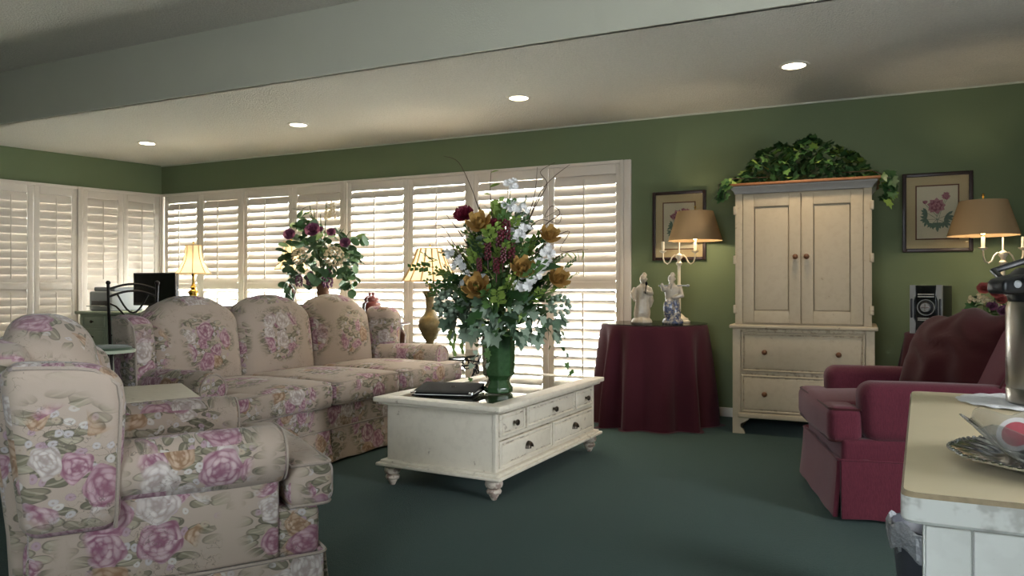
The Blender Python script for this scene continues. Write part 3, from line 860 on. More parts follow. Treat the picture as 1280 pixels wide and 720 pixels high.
# ------------------------------------------------------------------ white end table between armchair and sofa
def end_table():
    t = thing('end_table', 'square cream painted end table between the floral armchair and sofa', 'end table', (-2.90, 2.22, 0), 147)
    b = MB(); b.rbox(-0.27, 0.27, -0.27, 0.27, 0.545, 0.570, 0.008); b.obj('table_top', 'cream_paint', t)
    b = MB(); b.rbox(-0.235, 0.235, -0.235, 0.235, 0.44, 0.545, 0.005); b.obj('apron', 'cream_paint', t)
    for sx in (-1, 1):
        for sy in (-1, 1):
            b = MB(); b.lathe([(0.016, 0), (0.02, 0.03), (0.024, 0.2), (0.03, 0.38), (0.03, 0.45)], 12, sx * 0.205, sy * 0.205); b.obj('leg', 'cream_paint', t)
    b = MB(); b.rbox(-0.2, 0.2, -0.2, 0.2, 0.14, 0.16, 0.005); b.obj('shelf', 'cream_paint', t)
end_table()

# ------------------------------------------------------------------ armoire
def armoire():
    t = thing('armoire', 'tall distressed cream armoire with two doors and two drawers', 'armoire', (-0.365, 5.46, 0), 0)
    P = 'armoire_paint'; w = 0.455; D = 0.60
    b = MB()   # lower carcass with bracket feet
    b.rbox(-w, w, 0.012, D, 0.115, 0.745, 0.004)
    for s in (-1, 1):
        b.prism([(s * w, 0), (s * (w - 0.085), 0), (s * (w - 0.075), 0.03), (s * (w - 0.055), 0.045), (s * (w - 0.055), 0.07), (s * (w - 0.11), 0.10), (s * (w - 0.11), 0.12), (s * w, 0.12)][::s], 0.0, 0.03)
        b.box(s * w - (0.03 if s > 0 else 0), s * w + (0 if s > 0 else 0.03), 0.03, D, 0, 0.12)
    for s in (-1, 1): b.rbox(s * w - (0.055 if s > 0 else 0), s * w + (0 if s > 0 else 0.055), 0.0, 0.02, 0.115, 0.745, 0.003)
    for z in (0.135, 0.43, 0.735): b.rbox(-w + 0.054, w - 0.054, 0.001, 0.02, z - 0.014, z + 0.014, 0.002, 1)
    b.obj('base_cabinet', P, t)
    b = MB(); b.rbox(-w + 0.04, w - 0.04, -0.016, 0.01, 0.115, 0.150, 0.006); b.obj('base_rail', P, t)
    for (z0, z1) in ((0.158, 0.418), (0.444, 0.718)):
        drawer(t, -w + 0.06, w - 0.06, z0, z1, 0.006, P, 'ball', 2, 'knob_wood')
    b = MB(); b.rbox(-w - 0.02, w + 0.02, -0.025, D, 0.745, 0.772, 0.009, 3); b.obj('waist_moulding', P, t)
    u = 0.438
    b = MB(); b.rbox(-u, u, 0.03, D, 0.77, 1.70, 0.004)
    for s in (-1, 1): b.rbox(s * u - (0.05 if s > 0 else 0), s * u + (0 if s > 0 else 0.05), 0.005, 0.035, 0.772, 1.70, 0.003)
    b.obj('upper_cabinet', P, t)
    for s in (-1, 1):
        x0, x1 = (0.003, u - 0.053) if s > 0 else (-u + 0.053, -0.003)
        b = MB(); f = 0.075
        b.rbox(x0, x0 + f, 0.002, 0.03, 0.785, 1.685, 0.003); b.rbox(x1 - f, x1, 0.002, 0.03, 0.785, 1.685, 0.003)
        b.rbox(x0 + f, x1 - f, 0.002, 0.03, 0.785, 0.785 + 0.085, 0.003); b.rbox(x0 + f, x1 - f, 0.002, 0.03, 1.685 - 0.085, 1.685, 0.003)
        d = b.obj('door', P, t)
        b = MB(); b.rbox(x0 + f + 0.006, x1 - f - 0.006, 0.010, 0.03, 0.876, 1.594, 0.004); b.obj('door_panel', P, d)
        xk = 0.036 * s
        b = MB(); b.ball((xk, -0.022, 1.245), 0.019, 14, 8); b.lathe([(0.009, 0), (0.009, -0.02)], 10, xk, 0.004, 1.245, axis='y'); b.obj('knob', 'knob_wood', d)
        for z in (0.88, 1.23, 1.58):
            b = MB(); b.rbox(s * u - 0.012, s * u + 0.012, -0.002, 0.02, z - 0.03, z + 0.03, 0.004); b.obj('hinge', P, d)
    # crown: stepped cove
    def crown(b, z0, z1, o0, o1, n=5):
        pts = []
        for i in range(n + 1):
            k = i / n; o = o0 + (o1 - o0) * (1 - math.cos(k * math.pi / 2)); z = z0 + (z1 - z0) * k
            pts.append((o, z))
        vs = []; fs = []
        for o, z in pts: vs += [(-u - o, -o, z), (u + o, -o, z), (u + o, D, z), (-u - o, D, z)]
        for i in range(n):
            for j in range(4):
                a, c = i * 4 + j, i * 4 + (j + 1) % 4
                fs.append((a, c, c + 4, a + 4))
        fs.append((0, 3, 2, 1)); fs.append(tuple(n * 4 + j for j in range(4)))
        b.add(vs, fs)
    b = MB(); crown(b, 1.695, 1.735, 0.004, 0.030); b.rbox(-u - 0.034, u + 0.034, -0.034, D, 1.735, 1.747, 0.003); b.obj('crown_moulding', 'crown_paint', t)
    b = MB(); b.rbox(-u - 0.052, u + 0.052, -0.052, D, 1.747, 1.765, 0.004); b.obj('top_board', 'top_wood', t)
armoire()

# ------------------------------------------------------------------ round tables under burgundy cloths
def round_cloth(name, label, loc, r, h, seed, ymax):
    rd = random.Random(seed); n = 240; ph = [rd.uniform(0, 6.28) for _ in range(6)]
    def fold(a):
        w = math.sin(11 * a + ph[0] + 1.1 * math.sin(2 * a + ph[1]) + 0.6 * math.sin(5 * a + ph[3]))
        return (0.85 * w + 0.25 * w * abs(w) + 0.25 * math.sin(4 * a + ph[4])) * (0.8 + 0.35 * math.sin(3 * a + ph[2]))
    b = MB()
    rings = [(r * k, 0.0) for k in (0.001, 0.3, 0.6, 0.85, 0.96)] + [(r, -0.004), (r + 0.006, -0.012)]
    vs = []; 
    zs = [0.04, 0.1, 0.18, 0.28, 0.4, 0.55, 0.7, 0.85, 0.95, 1.0]
    prof = [(rr, h + dz, 0.0) for rr, dz in rings] + [(r + 0.008 + 0.055 * k, h - 0.012 - (h - 0.016) * k, k) for k in zs] + [(r + 0.10, 0.004, 1.0)]
    for (rr, z, k) in prof:
        for i in range(n):
            a = 2 * math.pi * i / n
            q = rr + 0.055 * (min(1, k * 1.3) ** 0.65) * fold(a) - 0.008 * k ** 0.5 if k > 0 else rr
            x, y = q * math.cos(a), q * math.sin(a)
            vs.append((x, min(y, ymax), z))
    fs = []
    for j in range(len(prof) - 1):
        for i in range(n):
            a, c = j * n + i, j * n + (i + 1) % n
            fs.append((a, a + n, c + n, c)[::-1])
    fs.append(tuple(reversed(range(n))))
    b.add(vs, fs)
    t = thing(name, label, 'table', loc)
    b2 = MB(); b2.lathe([(0.05, 0.02), (0.05, h - 0.03), (r - 0.01, h - 0.025), (r - 0.01, h - 0.004)], 32); b2.obj('table', 'dark_wood', t)
    b.obj('tablecloth', 'burgundy_cloth', t, sharp=80)
    return t
rt = round_cloth('skirted_round_table', 'round table under floor-length burgundy cloth carrying the two porcelain figures', (-1.44, 5.665, 0), 0.395, 0.755, 3, 0.435)
b = MB(); b.lathe([(0.001, 0.756), (0.40, 0.756), (0.403, 0.759), (0.40, 0.762), (0.001, 0.762)], 48, cap=False); b.obj('glass_cover', 'table_glass', rt)
rt2 = round_cloth('skirted_round_table', 'round table under burgundy cloth carrying the stereo, behind the red armchair', (0.68, 5.62, 0), 0.405, 0.735, 11, 0.48)
rt['group'] = rt2['group'] = 'burgundy skirted tables'

# ------------------------------------------------------------------ candle-arm table lamps with tan shades
WARM = (1.0, 0.84, 0.62)
def shade_mesh(b, r0, r1, z0, z1, n=40, th=0.003):
    b.lathe([(r0, z0), (r1, z1), (r1 - th, z1), (r0 - th, z0), (r0, z0)], n, cap=False)
def arm_lamp(label, loc, rz, power=9):
    t = thing('candle_arm_lamp', label, 'lamp', loc, rz, 'tan shaded candle-arm lamps')
    P = 'lamp_cream'
    b = MB(); b.lathe([(0.085, 0), (0.088, 0.012), (0.072, 0.02), (0.07, 0.032), (0.05, 0.04), (0.035, 0.055), (0.018, 0.07)], 24); b.obj('base', P, t)
    b = MB(); b.lathe([(0.014, 0.06), (0.013, 0.26), (0.022, 0.27), (0.024, 0.285), (0.012, 0.30), (0.012, 0.44), (0.022, 0.45), (0.026, 0.462), (0.014, 0.475), (0.014, 0.49), (0.026, 0.505), (0.026, 0.525), (0.013, 0.535), (0.006, 0.54), (0.006, 0.62), (0.002, 0.625)], 16); b.obj('pole', P, t)
    for s in (1, -1):
        pts = [(s * x, 0, z) for x, z in ((0.012, 0.515), (0.035, 0.525), (0.055, 0.505), (0.070, 0.470), (0.090, 0.455), (0.112, 0.468), (0.122, 0.50), (0.124, 0.545))]
        b = MB(); b.tube(pts, 0.0055, 7); b.lathe([(0.008, 0.54), (0.026, 0.552), (0.028, 0.558), (0.010, 0.560)], 14, s * 0.124, 0); b.obj('arm', P, t)
        b = MB(); b.lathe([(0.011, 0.558), (0.011, 0.625), (0.009, 0.63)], 12, s * 0.124, 0); b.obj('candle_sleeve', P, t)
    x = 0.124
    b = MB(); b.ball((x, 0, 0.675), (0.022, 0.022, 0.035), 12, 8); b.obj('bulb', 'bulb_glow', t)
    b = MB(); b.tube([(x + 0.03 * math.cos(q) * 1.2, 0, 0.63 + 0.0 + 0.115 * (1 + math.sin(q)) ) for q in [R(-90 + 30 * i) for i in range(13)]], 0.0025, 5); b.lathe([(0.003, 0.85), (0.003, 0.885), (0.008, 0.892), (0.007, 0.905), (0.001, 0.912)], 10, x, 0); b.obj('harp', 'brass', t)
    b = MB(); b.lathe([(0.207, 0.635), (0.137, 0.862), (0.134, 0.862), (0.204, 0.635), (0.207, 0.635)], 44, x, 0, cap=False); s_ = b.obj('shade', 'shade_tan', t)
    b = MB()
    for q in (0, 120, 240): b.tube([(x, 0, 0.852), (x + 0.135 * math.cos(R(q)), 0.135 * math.sin(R(q)), 0.856)], 0.002, 4)
    b.obj('spider', 'brass', s_)
    point('lamp_light', (x, 0, 0.675), power, WARM, 0.03, t)
arm_lamp('tan shaded candle-arm lamp behind the two porcelain figures', (-1.275, 5.80, 0.762), 22)
arm_lamp('tan shaded candle-arm lamp overlapping the framed print at the right edge', (0.845, 5.74, 0.736), 200)

# ------------------------------------------------------------------ framed botanical prints
def picture(label, x0, x1, z0, z1, seed, rows):
    t = thing('framed_print', label, 'picture', ((x0 + x1) / 2, WY, (z0 + z1) / 2), 0, 'framed rose prints on the green wall')
    w, h = (x1 - x0) / 2, (z1 - z0) / 2; f = 0.026
    for (a, c, d, e) in ((-w, -w + f, -h, h), (w - f, w, -h, h), (-w + f, w - f, -h, -h + f), (-w + f, w - f, h - f, h)):
        b = MB(); b.rbox(a, c, -0.026, -0.002, d, e, 0.005); b.obj('frame_rail', 'frame_dark', t)
    MB().box(-w + f, w - f, -0.012, -0.004, -h + f, h - f).obj('mat_board', 'mat_board', t, smooth=False)
    iw, ih = w - f - 0.058, h - f - 0.062
    b = MB()
    for (a, c, d, e) in ((-iw, -iw + 0.009, -ih, ih), (iw - 0.009, iw, -ih, ih), (-iw, iw, -ih, -ih + 0.009), (-iw, iw, ih - 0.009, ih)): b.box(a, c, -0.0135, -0.011, d, e)
    b.obj('mat_border', 'mat_inner', t, smooth=False)
    pr = MB().box(-iw + 0.009, iw - 0.009, -0.013, -0.011, -ih + 0.009, ih - 0.009).obj('print', 'print_paper', t, smooth=False)
    rd = random.Random(seed); ink = MB()
    def petal(cx, cz, ang, L, W_, mi):
        ink.cur = mi; y = -0.0133 - 0.00003 * len(ink.f) / 10
        pts = [(0, 0), (L * 0.3, W_ * 0.8), (L * 0.65, W_), (L, 0.1 * W_), (L * 0.7, -W_), (L * 0.3, -W_ * 0.8)]
        vs = [(cx + u * math.cos(ang) - v * math.sin(ang), y, cz + u * math.sin(ang) + v * math.cos(ang)) for u, v in pts]
        ink.add(vs, [(0, 1, 2, 3, 4, 5)][::1])
    def stem(p, q):
        ink.cur = 2; n = Vector((q[1] - p[1], -(q[0] - p[0]))).normalized() * 0.0013; y = -0.0132
        ink.add([(p[0] + n.x, y, p[1] + n.y), (p[0] - n.x, y, p[1] - n.y), (q[0] - n.x, y, q[1] - n.y), (q[0] + n.x, y, q[1] + n.y)], [(0, 1, 2, 3)])
    for (kind, cx, cz, s) in rows:
        if kind == 'rose':
            stem((cx, cz), (0.0, -0.08))
            for ring, (k, cnt, mi) in enumerate(((1.0, 9, 0), (0.7, 7, 1), (0.5, 6, 0), (0.28, 4, 1))):
                for i in range(cnt): petal(cx, cz, 6.28 * i / cnt + ring + rd.uniform(-.2, .2), s * k, s * 0.30 * k, mi)
        elif kind == 'bud':
            stem((cx, cz), (0.0, -0.03))
            for i in range(4): petal(cx, cz, R(90) + (i - 1.5) * 0.35, s, s * 0.22, i % 2)
        else:
            stem((cx, cz), (0.0, -0.05))
            for i in range(5): petal(cx, cz, math.atan2(cz + 0.0, cx) + (i - 2) * 0.55 + rd.uniform(-.1, .1), s * rd.uniform(0.8, 1.15), s * 0.17, 2)
    ink.obj('printed_flower', ['ink_pink', 'ink_dark_pink', 'ink_green'], pr, smooth=False)
    MB().box(-w + f, w - f, -0.0185, -0.0165, -h + f, h - f).obj('pane', 'picture_glass', t, smooth=False)
picture('framed rose print behind the lamp on the figurine table', -1.562, -1.124, 1.257, 1.824, 2, (('rose', -0.01, 0.08, 0.055), ('bud', -0.055, 0.06, 0.035), ('bud', 0.065, 0.10, 0.04), ('bud', 0.035, 0.115, 0.03), ('leaf', -0.05, 0.0, 0.05), ('leaf', -0.055, -0.05, 0.045), ('leaf', 0.05, -0.03, 0.05), ('leaf', 0.0, -0.06, 0.05)))
picture('framed pink peony print between armoire and right-hand lamp', 0.280, 0.722, 1.288, 1.856, 5, (('rose', -0.005, 0.045, 0.060), ('rose', 0.055, 0.115, 0.03), ('bud', -0.075, 0.06, 0.03), ('bud', 0.06, 0.085, 0.025), ('leaf', -0.06, -0.005, 0.05), ('leaf', -0.06, -0.05, 0.05), ('leaf', 0.05, -0.03, 0.055), ('leaf', 0.04, -0.07, 0.05), ('leaf', 0.0, -0.075, 0.06), ('leaf', -0.03, -0.08, 0.04)))

# ------------------------------------------------------------------ porcelain figures
def figure(label, loc, rz, kind, matn):
    b = MB()
    # rock base
    b.lathe([(0.075, 0), (0.08, 0.012), (0.072, 0.03), (0.055, 0.045), (0.02, 0.05)], 16, fn=lambda x, y, z, a: (x * (1 + 0.08 * math.sin(3 * a)), y * 0.8 * (1 + 0.08 * math.cos(4 * a)), z))
    # robe: stacked ellipses with folds
    prof = [(0.058, 0.04), (0.062, 0.08), (0.056, 0.13), (0.050, 0.18), (0.054, 0.22), (0.058, 0.25), (0.050, 0.275), (0.024, 0.295), (0.018, 0.31)]
    lean = 0.02 if kind == 0 else -0.01
    b.lathe(prof, 22, fn=lambda x, y, z, a: (x * (1 + 0.07 * math.sin(6 * a) * (z < 0.2)) + lean * z * 2, y * 0.72 * (1 + 0.06 * math.sin(5 * a + 1) * (z < 0.2)), z))
    hx = lean * 0.65
    b.ball((hx - 0.004, -0.012, 0.335), (0.027, 0.029, 0.034), 14, 10)          # head
    b.ball((hx - 0.004, -0.040, 0.332), (0.006, 0.007, 0.008), 8, 6)            # nose
    b.ball((hx + 0.006, 0.0, 0.372), (0.016, 0.016, 0.014), 10, 6)              # topknot
    b.ball((hx + 0.006, 0.0, 0.362), (0.022, 0.022, 0.012), 10, 6)
    if kind == 1: b.tube([(hx - 0.004, -0.034, 0.318), (hx - 0.006, -0.046, 0.295), (hx - 0.006, -0.044, 0.262)], [0.015, 0.013, 0.003], 8)   # beard
    for s in (-1, 1):
        b.ball((hx + s * 0.027, -0.008, 0.334), (0.004, 0.007, 0.010), 8, 6)    # ears
    if kind == 0:
        b.tube([(-0.045, 0, 0.265), (-0.066, -0.015, 0.22), (-0.060, -0.035, 0.185)], [0.021, 0.022, 0.014], 10)
        b.ball((-0.058, -0.042, 0.175), (0.012, 0.012, 0.015), 8, 6)
        b.tube([(0.055, 0, 0.265), (0.066, -0.02, 0.225), (0.035, -0.045, 0.235)], [0.021, 0.022, 0.013], 10)
        b.ball((0.026, -0.048, 0.243), (0.012, 0.012, 0.014), 8, 6)
        b.tube([(0.062, 0, 0.225), (0.066, -0.01, 0.17), (0.060, -0.01, 0.12)], [0.018, 0.024, 0.01], 8)
    else:
        b.tube([(-0.045, 0, 0.265), (-0.070, -0.02, 0.26), (-0.078, -0.03, 0.285)], [0.021, 0.020, 0.013], 10)
        b.ball((-0.080, -0.030, 0.293), (0.012, 0.012, 0.013), 8, 6)
        b.tube([(0.05, 0, 0.265), (0.062, -0.03, 0.21), (0.01, -0.05, 0.195)], [0.021, 0.023, 0.014], 10)
        b.ball((0.0, -0.052, 0.196), (0.013, 0.012, 0.012), 8, 6)
        b.ball((-0.03, -0.045, 0.12), (0.042, 0.035, 0.07), 12, 8)             # bundle at his knee
    t = thing('porcelain_figure', label, 'figurine', loc, rz, 'porcelain figures on the burgundy table')
    o = b.obj('body', matn, t, sharp=180)
    m = o.modifiers.new('remesh', 'REMESH'); m.mode = 'VOXEL'; m.voxel_size = 0.0042; m.use_smooth_shade = True
    sm = o.modifiers.new('smooth', 'SMOOTH'); sm.iterations = 3; sm.factor = 0.5
    b = MB()
    if kind == 1:
        b.tube([(-0.105, -0.032, 0.283), (0.11, 0.022, 0.285)], 0.0055, 8); b.ball((0.112, 0.022, 0.285), (0.014, 0.01, 0.01), 8, 6); b.obj('carrying_pole', 'grey_plastic', t)
    else:
        b.tube([(0.022, -0.056, 0.225), (0.03, -0.052, 0.30)], 0.004, 8); b.ball((0.03, -0.052, 0.30), (0.010, 0.010, 0.016), 8, 6); b.obj('staff', 'leather', t)
figure('white porcelain figure of a man leaning, without beard', (-1.49, 5.50, 0.763), 20, 0, 'porcelain')
figure('blue and white porcelain figure of a bearded man', (-1.265, 5.54, 0.763), 16, 1, 'blue_porcelain')

# ------------------------------------------------------------------ stereo speaker
def speaker():
    t = thing('stereo_speaker', 'black and silver stereo unit on the burgundy table beside the armoire', 'stereo', (0.405, 5.50, 0.737), -20)
    b = MB(); b.rbox(-0.092, 0.092, -0.05, 0.16, 0.004, 0.31, 0.006); b.obj('cabinet', 'black_plastic', t)
    for s in (-1, 1):
        b = MB(); b.prism([(s * 0.094, 0.0), (s * 0.062, 0.0), (s * 0.058, 0.07), (s * 0.072, 0.10), (s * 0.072, 0.21), (s * 0.058, 0.25), (s * 0.062, 0.312), (s * 0.094, 0.312)][::s], -0.068, -0.045); p = b.obj('side_trim', 'silver_plastic', t, smooth=False)
        b = MB(); b.rbox(s * 0.083 - 0.007, s * 0.083 + 0.007, -0.072, -0.06, 0.10, 0.225, 0.005); b.obj('button_strip', 'black_plastic', p)
    b = MB(); b.rbox(-0.06, 0.06, -0.062, -0.045, 0.02, 0.31, 0.004); b.obj('front_panel', 'screen', t)
    for z in (0.252, 0.237, 0.098, 0.086):
        b = MB(); b.rbox(-0.048, 0.048, -0.066, -0.06, z - 0.004, z + 0.004, 0.002); b.obj('button_row', 'silver_plastic', t)
    b = MB(); b.rbox(-0.056, 0.056, -0.064, -0.05, 0.0, 0.022, 0.003); b.obj('lower_trim', 'silver_plastic', t)
    b = MB(); b.lathe([(0.052, -0.062), (0.052, -0.067), (0.048, -0.067), (0.046, -0.062)], 32, 0, 0, 0.168, axis='y', cap=False); b.obj('dial_ring', 'silver_plastic', t)
    b = MB(); b.lathe([(0.046, -0.061), (0.034, -0.066), (0.030, -0.064)], 32, 0, 0, 0.168, axis='y', cap=False); b.obj('dial_surround', 'black_plastic', t)
    b = MB(); b.lathe([(0.029, -0.062), (0.029, -0.078), (0.026, -0.082), (0.001, -0.082)], 28, 0, 0, 0.168, axis='y', cap=False); k = b.obj('dial', 'silver_plastic', t)
    b = MB(); b.box(-0.003, 0.003, -0.0835, -0.081, 0.144, 0.192); b.box(-0.024, 0.024, -0.0835, -0.081, 0.165, 0.171); b.obj('dial_cross', 'chrome', k, smooth=False)
speaker()

# ------------------------------------------------------------------ painted counter at the right edge and what stands on it
def counter():
    t = thing('painted_counter', 'distressed cream topped counter with pale grey sides in the foreground', 'counter', (0, 0, 0), 0)
    P = [(0.045, 1.03), (0.112, 2.055), (0.95, 2.055), (0.95, 1.03)]
    r = 0.022; O = []
    for i, p in enumerate(P):
        a, c = Vector(P[i - 1]), Vector(P[(i + 1) % 4]); p = Vector(p)
        u, v = (a - p).normalized(), (c - p).normalized()
        for k in range(5):
            s = k / 4; q = p + u * r * (1 - s) ** 2 + v * r * s ** 2
            O.append((q.x, q.y))
    b = MB(); n = len(O); rings = [(-0.004, 0.742), (0.0, 0.746), (0.0, 0.774), (-0.005, 0.780)]
    cx, cy = 0.51, 1.54; vs = []
    for o, z in rings:
        for x, y in O:
            d = Vector((x - cx, y - cy)).normalized(); vs.append((x + d.x * o, y + d.y * o, z))
    fs = [tuple(range(n)), tuple(reversed(range(3 * n, 4 * n)))]
    for j in range(3):
        for i in range(n): fs.append((j * n + i, (j + 1) * n + i, (j + 1) * n + (i + 1) % n, j * n + (i + 1) % n))
    b.add(vs, fs); b.mi = [0 if i < 2 else (1 if i >= 2 + 2 * n else 2) for i in range(len(b.f))]; b.obj('counter_top', ['counter_top', 'worn_edge', 'counter_paint'], t, sharp=30)
    b = MB()
    Q = [(0.072, 1.062), (0.135, 2.02), (0.93, 2.02), (0.93, 1.062)]
    vs = [(x, y, z) for z in (0.0, 0.744) for x, y in Q]
    b.add(vs, [(0, 3, 2, 1), (4, 5, 6, 7)] + [(i, (i + 1) % 4, (i + 1) % 4 + 4, i + 4) for i in range(4)]); b.obj('cabinet_body', 'counter_paint', t, smooth=False)
    for (x0, x1) in ((0.074, 0.1235), (0.1255, 0.31), (0.3125, 0.50), (0.5025, 0.69)):
        b = MB(); b.rbox(x0, x1, 1.054, 1.064, 0.0, 0.735, 0.002); b.obj('board', 'counter_paint', t)
counter()
def airpot():
    t = thing('airpot', 'brushed steel vacuum coffee pot with black pump lid on the counter', 'coffee pot', (0.361, 1.914, 0.783), 205)
    b = MB(); b.lathe([(0.070, 0.0), (0.074, 0.004), (0.0745, 0.03), (0.0725, 0.034), (0.0745, 0.038), (0.0745, 0.205), (0.070, 0.218)], 40); b.obj('body', 'steel', t)
    b = MB(); b.lathe([(0.066, 0.214), (0.070, 0.220), (0.074, 0.235), (0.074, 0.270), (0.055, 0.290), (0.001, 0.292)], 32); b.obj('lid', 'black_plastic', t)
    b = MB(); b.rbox(0.04, 0.112, -0.035, 0.035, 0.232, 0.276, 0.010, 3, (4, 2, 1), lambda x, y, z: (x, y * (1 - 2.6 * max(0, x - 0.06)), z + (0.0 if z > 0.25 else 0.04 * max(0, x - 0.04)) - 0.28 * max(0, x - 0.07) * (z > 0.25))); b.obj('spout', 'black_plastic', t)
    b = MB(); b.lathe([(0.008, 0), (0.008, 0.004), (0.002, 0.005)], 16, 0.085, 0.0295, 0.255, axis='y'); b.obj('badge', 'grey_plastic', t)
    b = MB(); b.tube([(0.078, 0, 0.25), (0.06, 0.085, 0.285), (-0.02, 0.09, 0.31), (-0.09, 0.0, 0.32), (-0.02, -0.09, 0.31), (0.06, -0.085, 0.285), (0.078, 0, 0.25)], 0.007, 8); b.obj('carry_handle', 'black_plastic', t)
airpot()
def doily(label, loc, r, seed):
    n = 72; b = MB(); rings = [(0.001, 0.0022), (0.5, 0.0022), (0.8, 0.0026), (0.93, 0.003), (1.0, 0.002)]
    vs = []
    for k, z in rings:
        for i in range(n):
            a = 2 * math.pi * i / n; q = r * k * (1 + (0.045 * abs(math.sin(9 * a)) if k > 0.9 else 0))
            vs.append((q * math.cos(a), q * math.sin(a), z + (0.0012 * math.sin(18 * a) if k > 0.7 else 0)))
    fs = [(j * n + i, j * n + (i + 1) % n, (j + 1) * n + (i + 1) % n, (j + 1) * n + i) for j in range(4) for i in range(n)]
    b.add(vs, fs); o = b.obj('paper_doily', 'lace_paper', None, loc=loc); tag(o, label, 'doily', 'paper doilies on the counter')
doily('round white lace paper doily under the steel coffee pot', (0.335, 1.93, 0.7805), 0.135, 1)
doily('white lace paper doily cut by the right edge, nearer than the coffee pot', (0.385, 1.635, 0.7805), 0.105, 2)
def tray():
    t = thing('silver_tray', 'oval silver serving tray with beaded scalloped rim on the counter', 'tray', (0.288, 1.262, 0.7805), 12)
    rx, ry = 0.168, 0.142; n = 96
    b = MB(); rings = [(0.001, 0.004), (0.62, 0.004), (0.72, 0.006), (0.80, 0.012), (0.90, 0.015), (0.97, 0.017), (1.0, 0.018), (1.0, 0.015), (0.80, 0.008), (0.70, 0.0), (0.001, 0.0)]
    vs = []
    for k, z in rings:
        for i in range(n):
            a = 2 * math.pi * i / n; sc = 1 + 0.02 * abs(math.sin(6 * a)) * (k > 0.85)
            vs.append((rx * k * sc * math.cos(a), ry * k * sc * math.sin(a), z + 0.0012 * math.sin(24 * a) * (0.75 < k < 0.95)))
    fs = [(j * n + i, j * n + (i + 1) % n, (j + 1) * n + (i + 1) % n, (j + 1) * n + i) for j in range(len(rings) - 1) for i in range(n)]
    b.add(vs, fs); b.obj('dish', 'chrome', t)
    b = MB()
    for i in range(84):
        a = 2 * math.pi * i / 84; sc = 1 + 0.02 * abs(math.sin(6 * a)); b.ball((rx * sc * math.cos(a), ry * sc * math.sin(a), 0.0175), 0.0032, 6, 4)
    b.obj('beaded_rim', 'chrome', t)
tray()
def bowl():
    t = thing('crystal_bowl', 'scalloped clear crystal bowl holding wrapped creamers on the silver tray', 'bowl', (0.247, 1.252, 0.7855), 0)
    n = 72
    prof = [(0.035, 0.0), (0.05, 0.004), (0.075, 0.03), (0.098, 0.062), (0.112, 0.082), (0.109, 0.083), (0.094, 0.064), (0.071, 0.034), (0.046, 0.010), (0.001, 0.008)]
    def f(x, y, z, a):
        k = max(0, z - 0.014) / 0.042
        s = 1 + 0.045 * k * math.cos(8 * a)
        return (x * s, y * s, z + 0.006 * k * math.cos(8 * a))
    b = MB(); b.lathe([(r, z * 0.68) for r, z in prof], n, fn=f); b.obj('glass', 'clear_plastic', t)
bowl()
cr = random.Random(4)
cl = [(-0.045, -0.012, 0.036, 60, 'lying near the left rim of the crystal bowl'), (-0.008, -0.042, 0.036, 115, 'nearest the camera in the crystal bowl'), (0.040, -0.015, 0.036, 75, 'lying on the right side of the crystal bowl'), (0.0, 0.038, 0.034, 30, 'at the back of the crystal bowl'), (-0.010, 0.0, 0.066, 100, 'topmost in the middle of the crystal bowl')]
for (x, y, z, an, wh) in cl:
    t = thing('creamer_cup', 'white creamer cup with pink lid, ' + wh, 'creamer', (0.247 + x, 1.252 + y, 0.7855 + z), 0, 'creamer cups in the crystal bowl')
    t.rotation_euler = (R(an), R(cr.uniform(-25, 25)), R(cr.uniform(-30, 30)))
    b = MB(); b.lathe([(0.014, -0.022), (0.016, -0.020), (0.021, 0.008), (0.025, 0.010), (0.025, 0.012), (0.001, 0.012)], 20); b.obj('cup', 'candy_wrap', t)
    b = MB(); b.lathe([(0.018, 0.0121), (0.018, 0.0128), (0.001, 0.0128)], 20); b.obj('printed_lid', 'candy_pink', t)
def bin_():
    t = thing('waste_bin', 'dark grey wastebasket with clear plastic liner beside the counter', 'waste bin', (0.225, 2.62, 0), 0)
    b = MB(); b.lathe([(0.105, 0.0), (0.11, 0.01), (0.135, 0.30), (0.138, 0.305), (0.132, 0.305), (0.128, 0.30), (0.104, 0.015), (0.001, 0.012)], 36); b.obj('bin', 'bin_plastic', t)
    rd = random.Random(5)
    b = MB(); b.lathe([(0.128, 0.22), (0.131, 0.29), (0.139, 0.312), (0.148, 0.30), (0.147, 0.262), (0.143, 0.235)], 60, cap=False, fn=lambda x, y, z, a: (x * (1 + 0.02 * math.sin(11 * a) + 0.015 * math.sin(23 * a)), y * (1 + 0.02 * math.sin(11 * a) + 0.015 * math.sin(23 * a)), z + 0.012 * math.sin(7 * a) * (z < 0.29 or z > 0.31)))
    b.obj('liner', 'liner_film', t)
bin_()

# ------------------------------------------------------------------ desk corner
def desk():
    t = thing('writing_desk', 'sage painted desk with small drawers in the shuttered corner', 'desk', (-6.42, 5.26, 0), 0)
    P = 'sage_paint'
    b = MB(); b.rbox(-0.80, 0.80, -0.30, 0.30, 0.765, 0.795, 0.006); b.obj('desk_top', P, t)
    for s in (-1, 1):
        x0, x1 = (-0.77, -0.36) if s < 0 else (0.36, 0.77)
        b = MB(); b.rbox(x0, x1, -0.26, 0.28, 0.04, 0.765, 0.004); b.obj('pedestal', P, t)
        for (z0, z1) in ((0.635, 0.75), (0.46, 0.62), (0.26, 0.445), (0.07, 0.245)): drawer(t, x0 + 0.05, x1 - 0.03, z0, z1, -0.258, P, 'knob')
        for x in (x0 + 0.04, x1 - 0.04):
            for y in (-0.22, 0.24):
                b = MB(); b.lathe([(0.02, 0), (0.026, 0.04)], 10, x, y); b.obj('foot', P, t)
    b = MB(); b.rbox(-0.36, 0.36, 0.2, 0.22, 0.35, 0.765, 0.004); b.obj('modesty_panel', P, t)
desk()
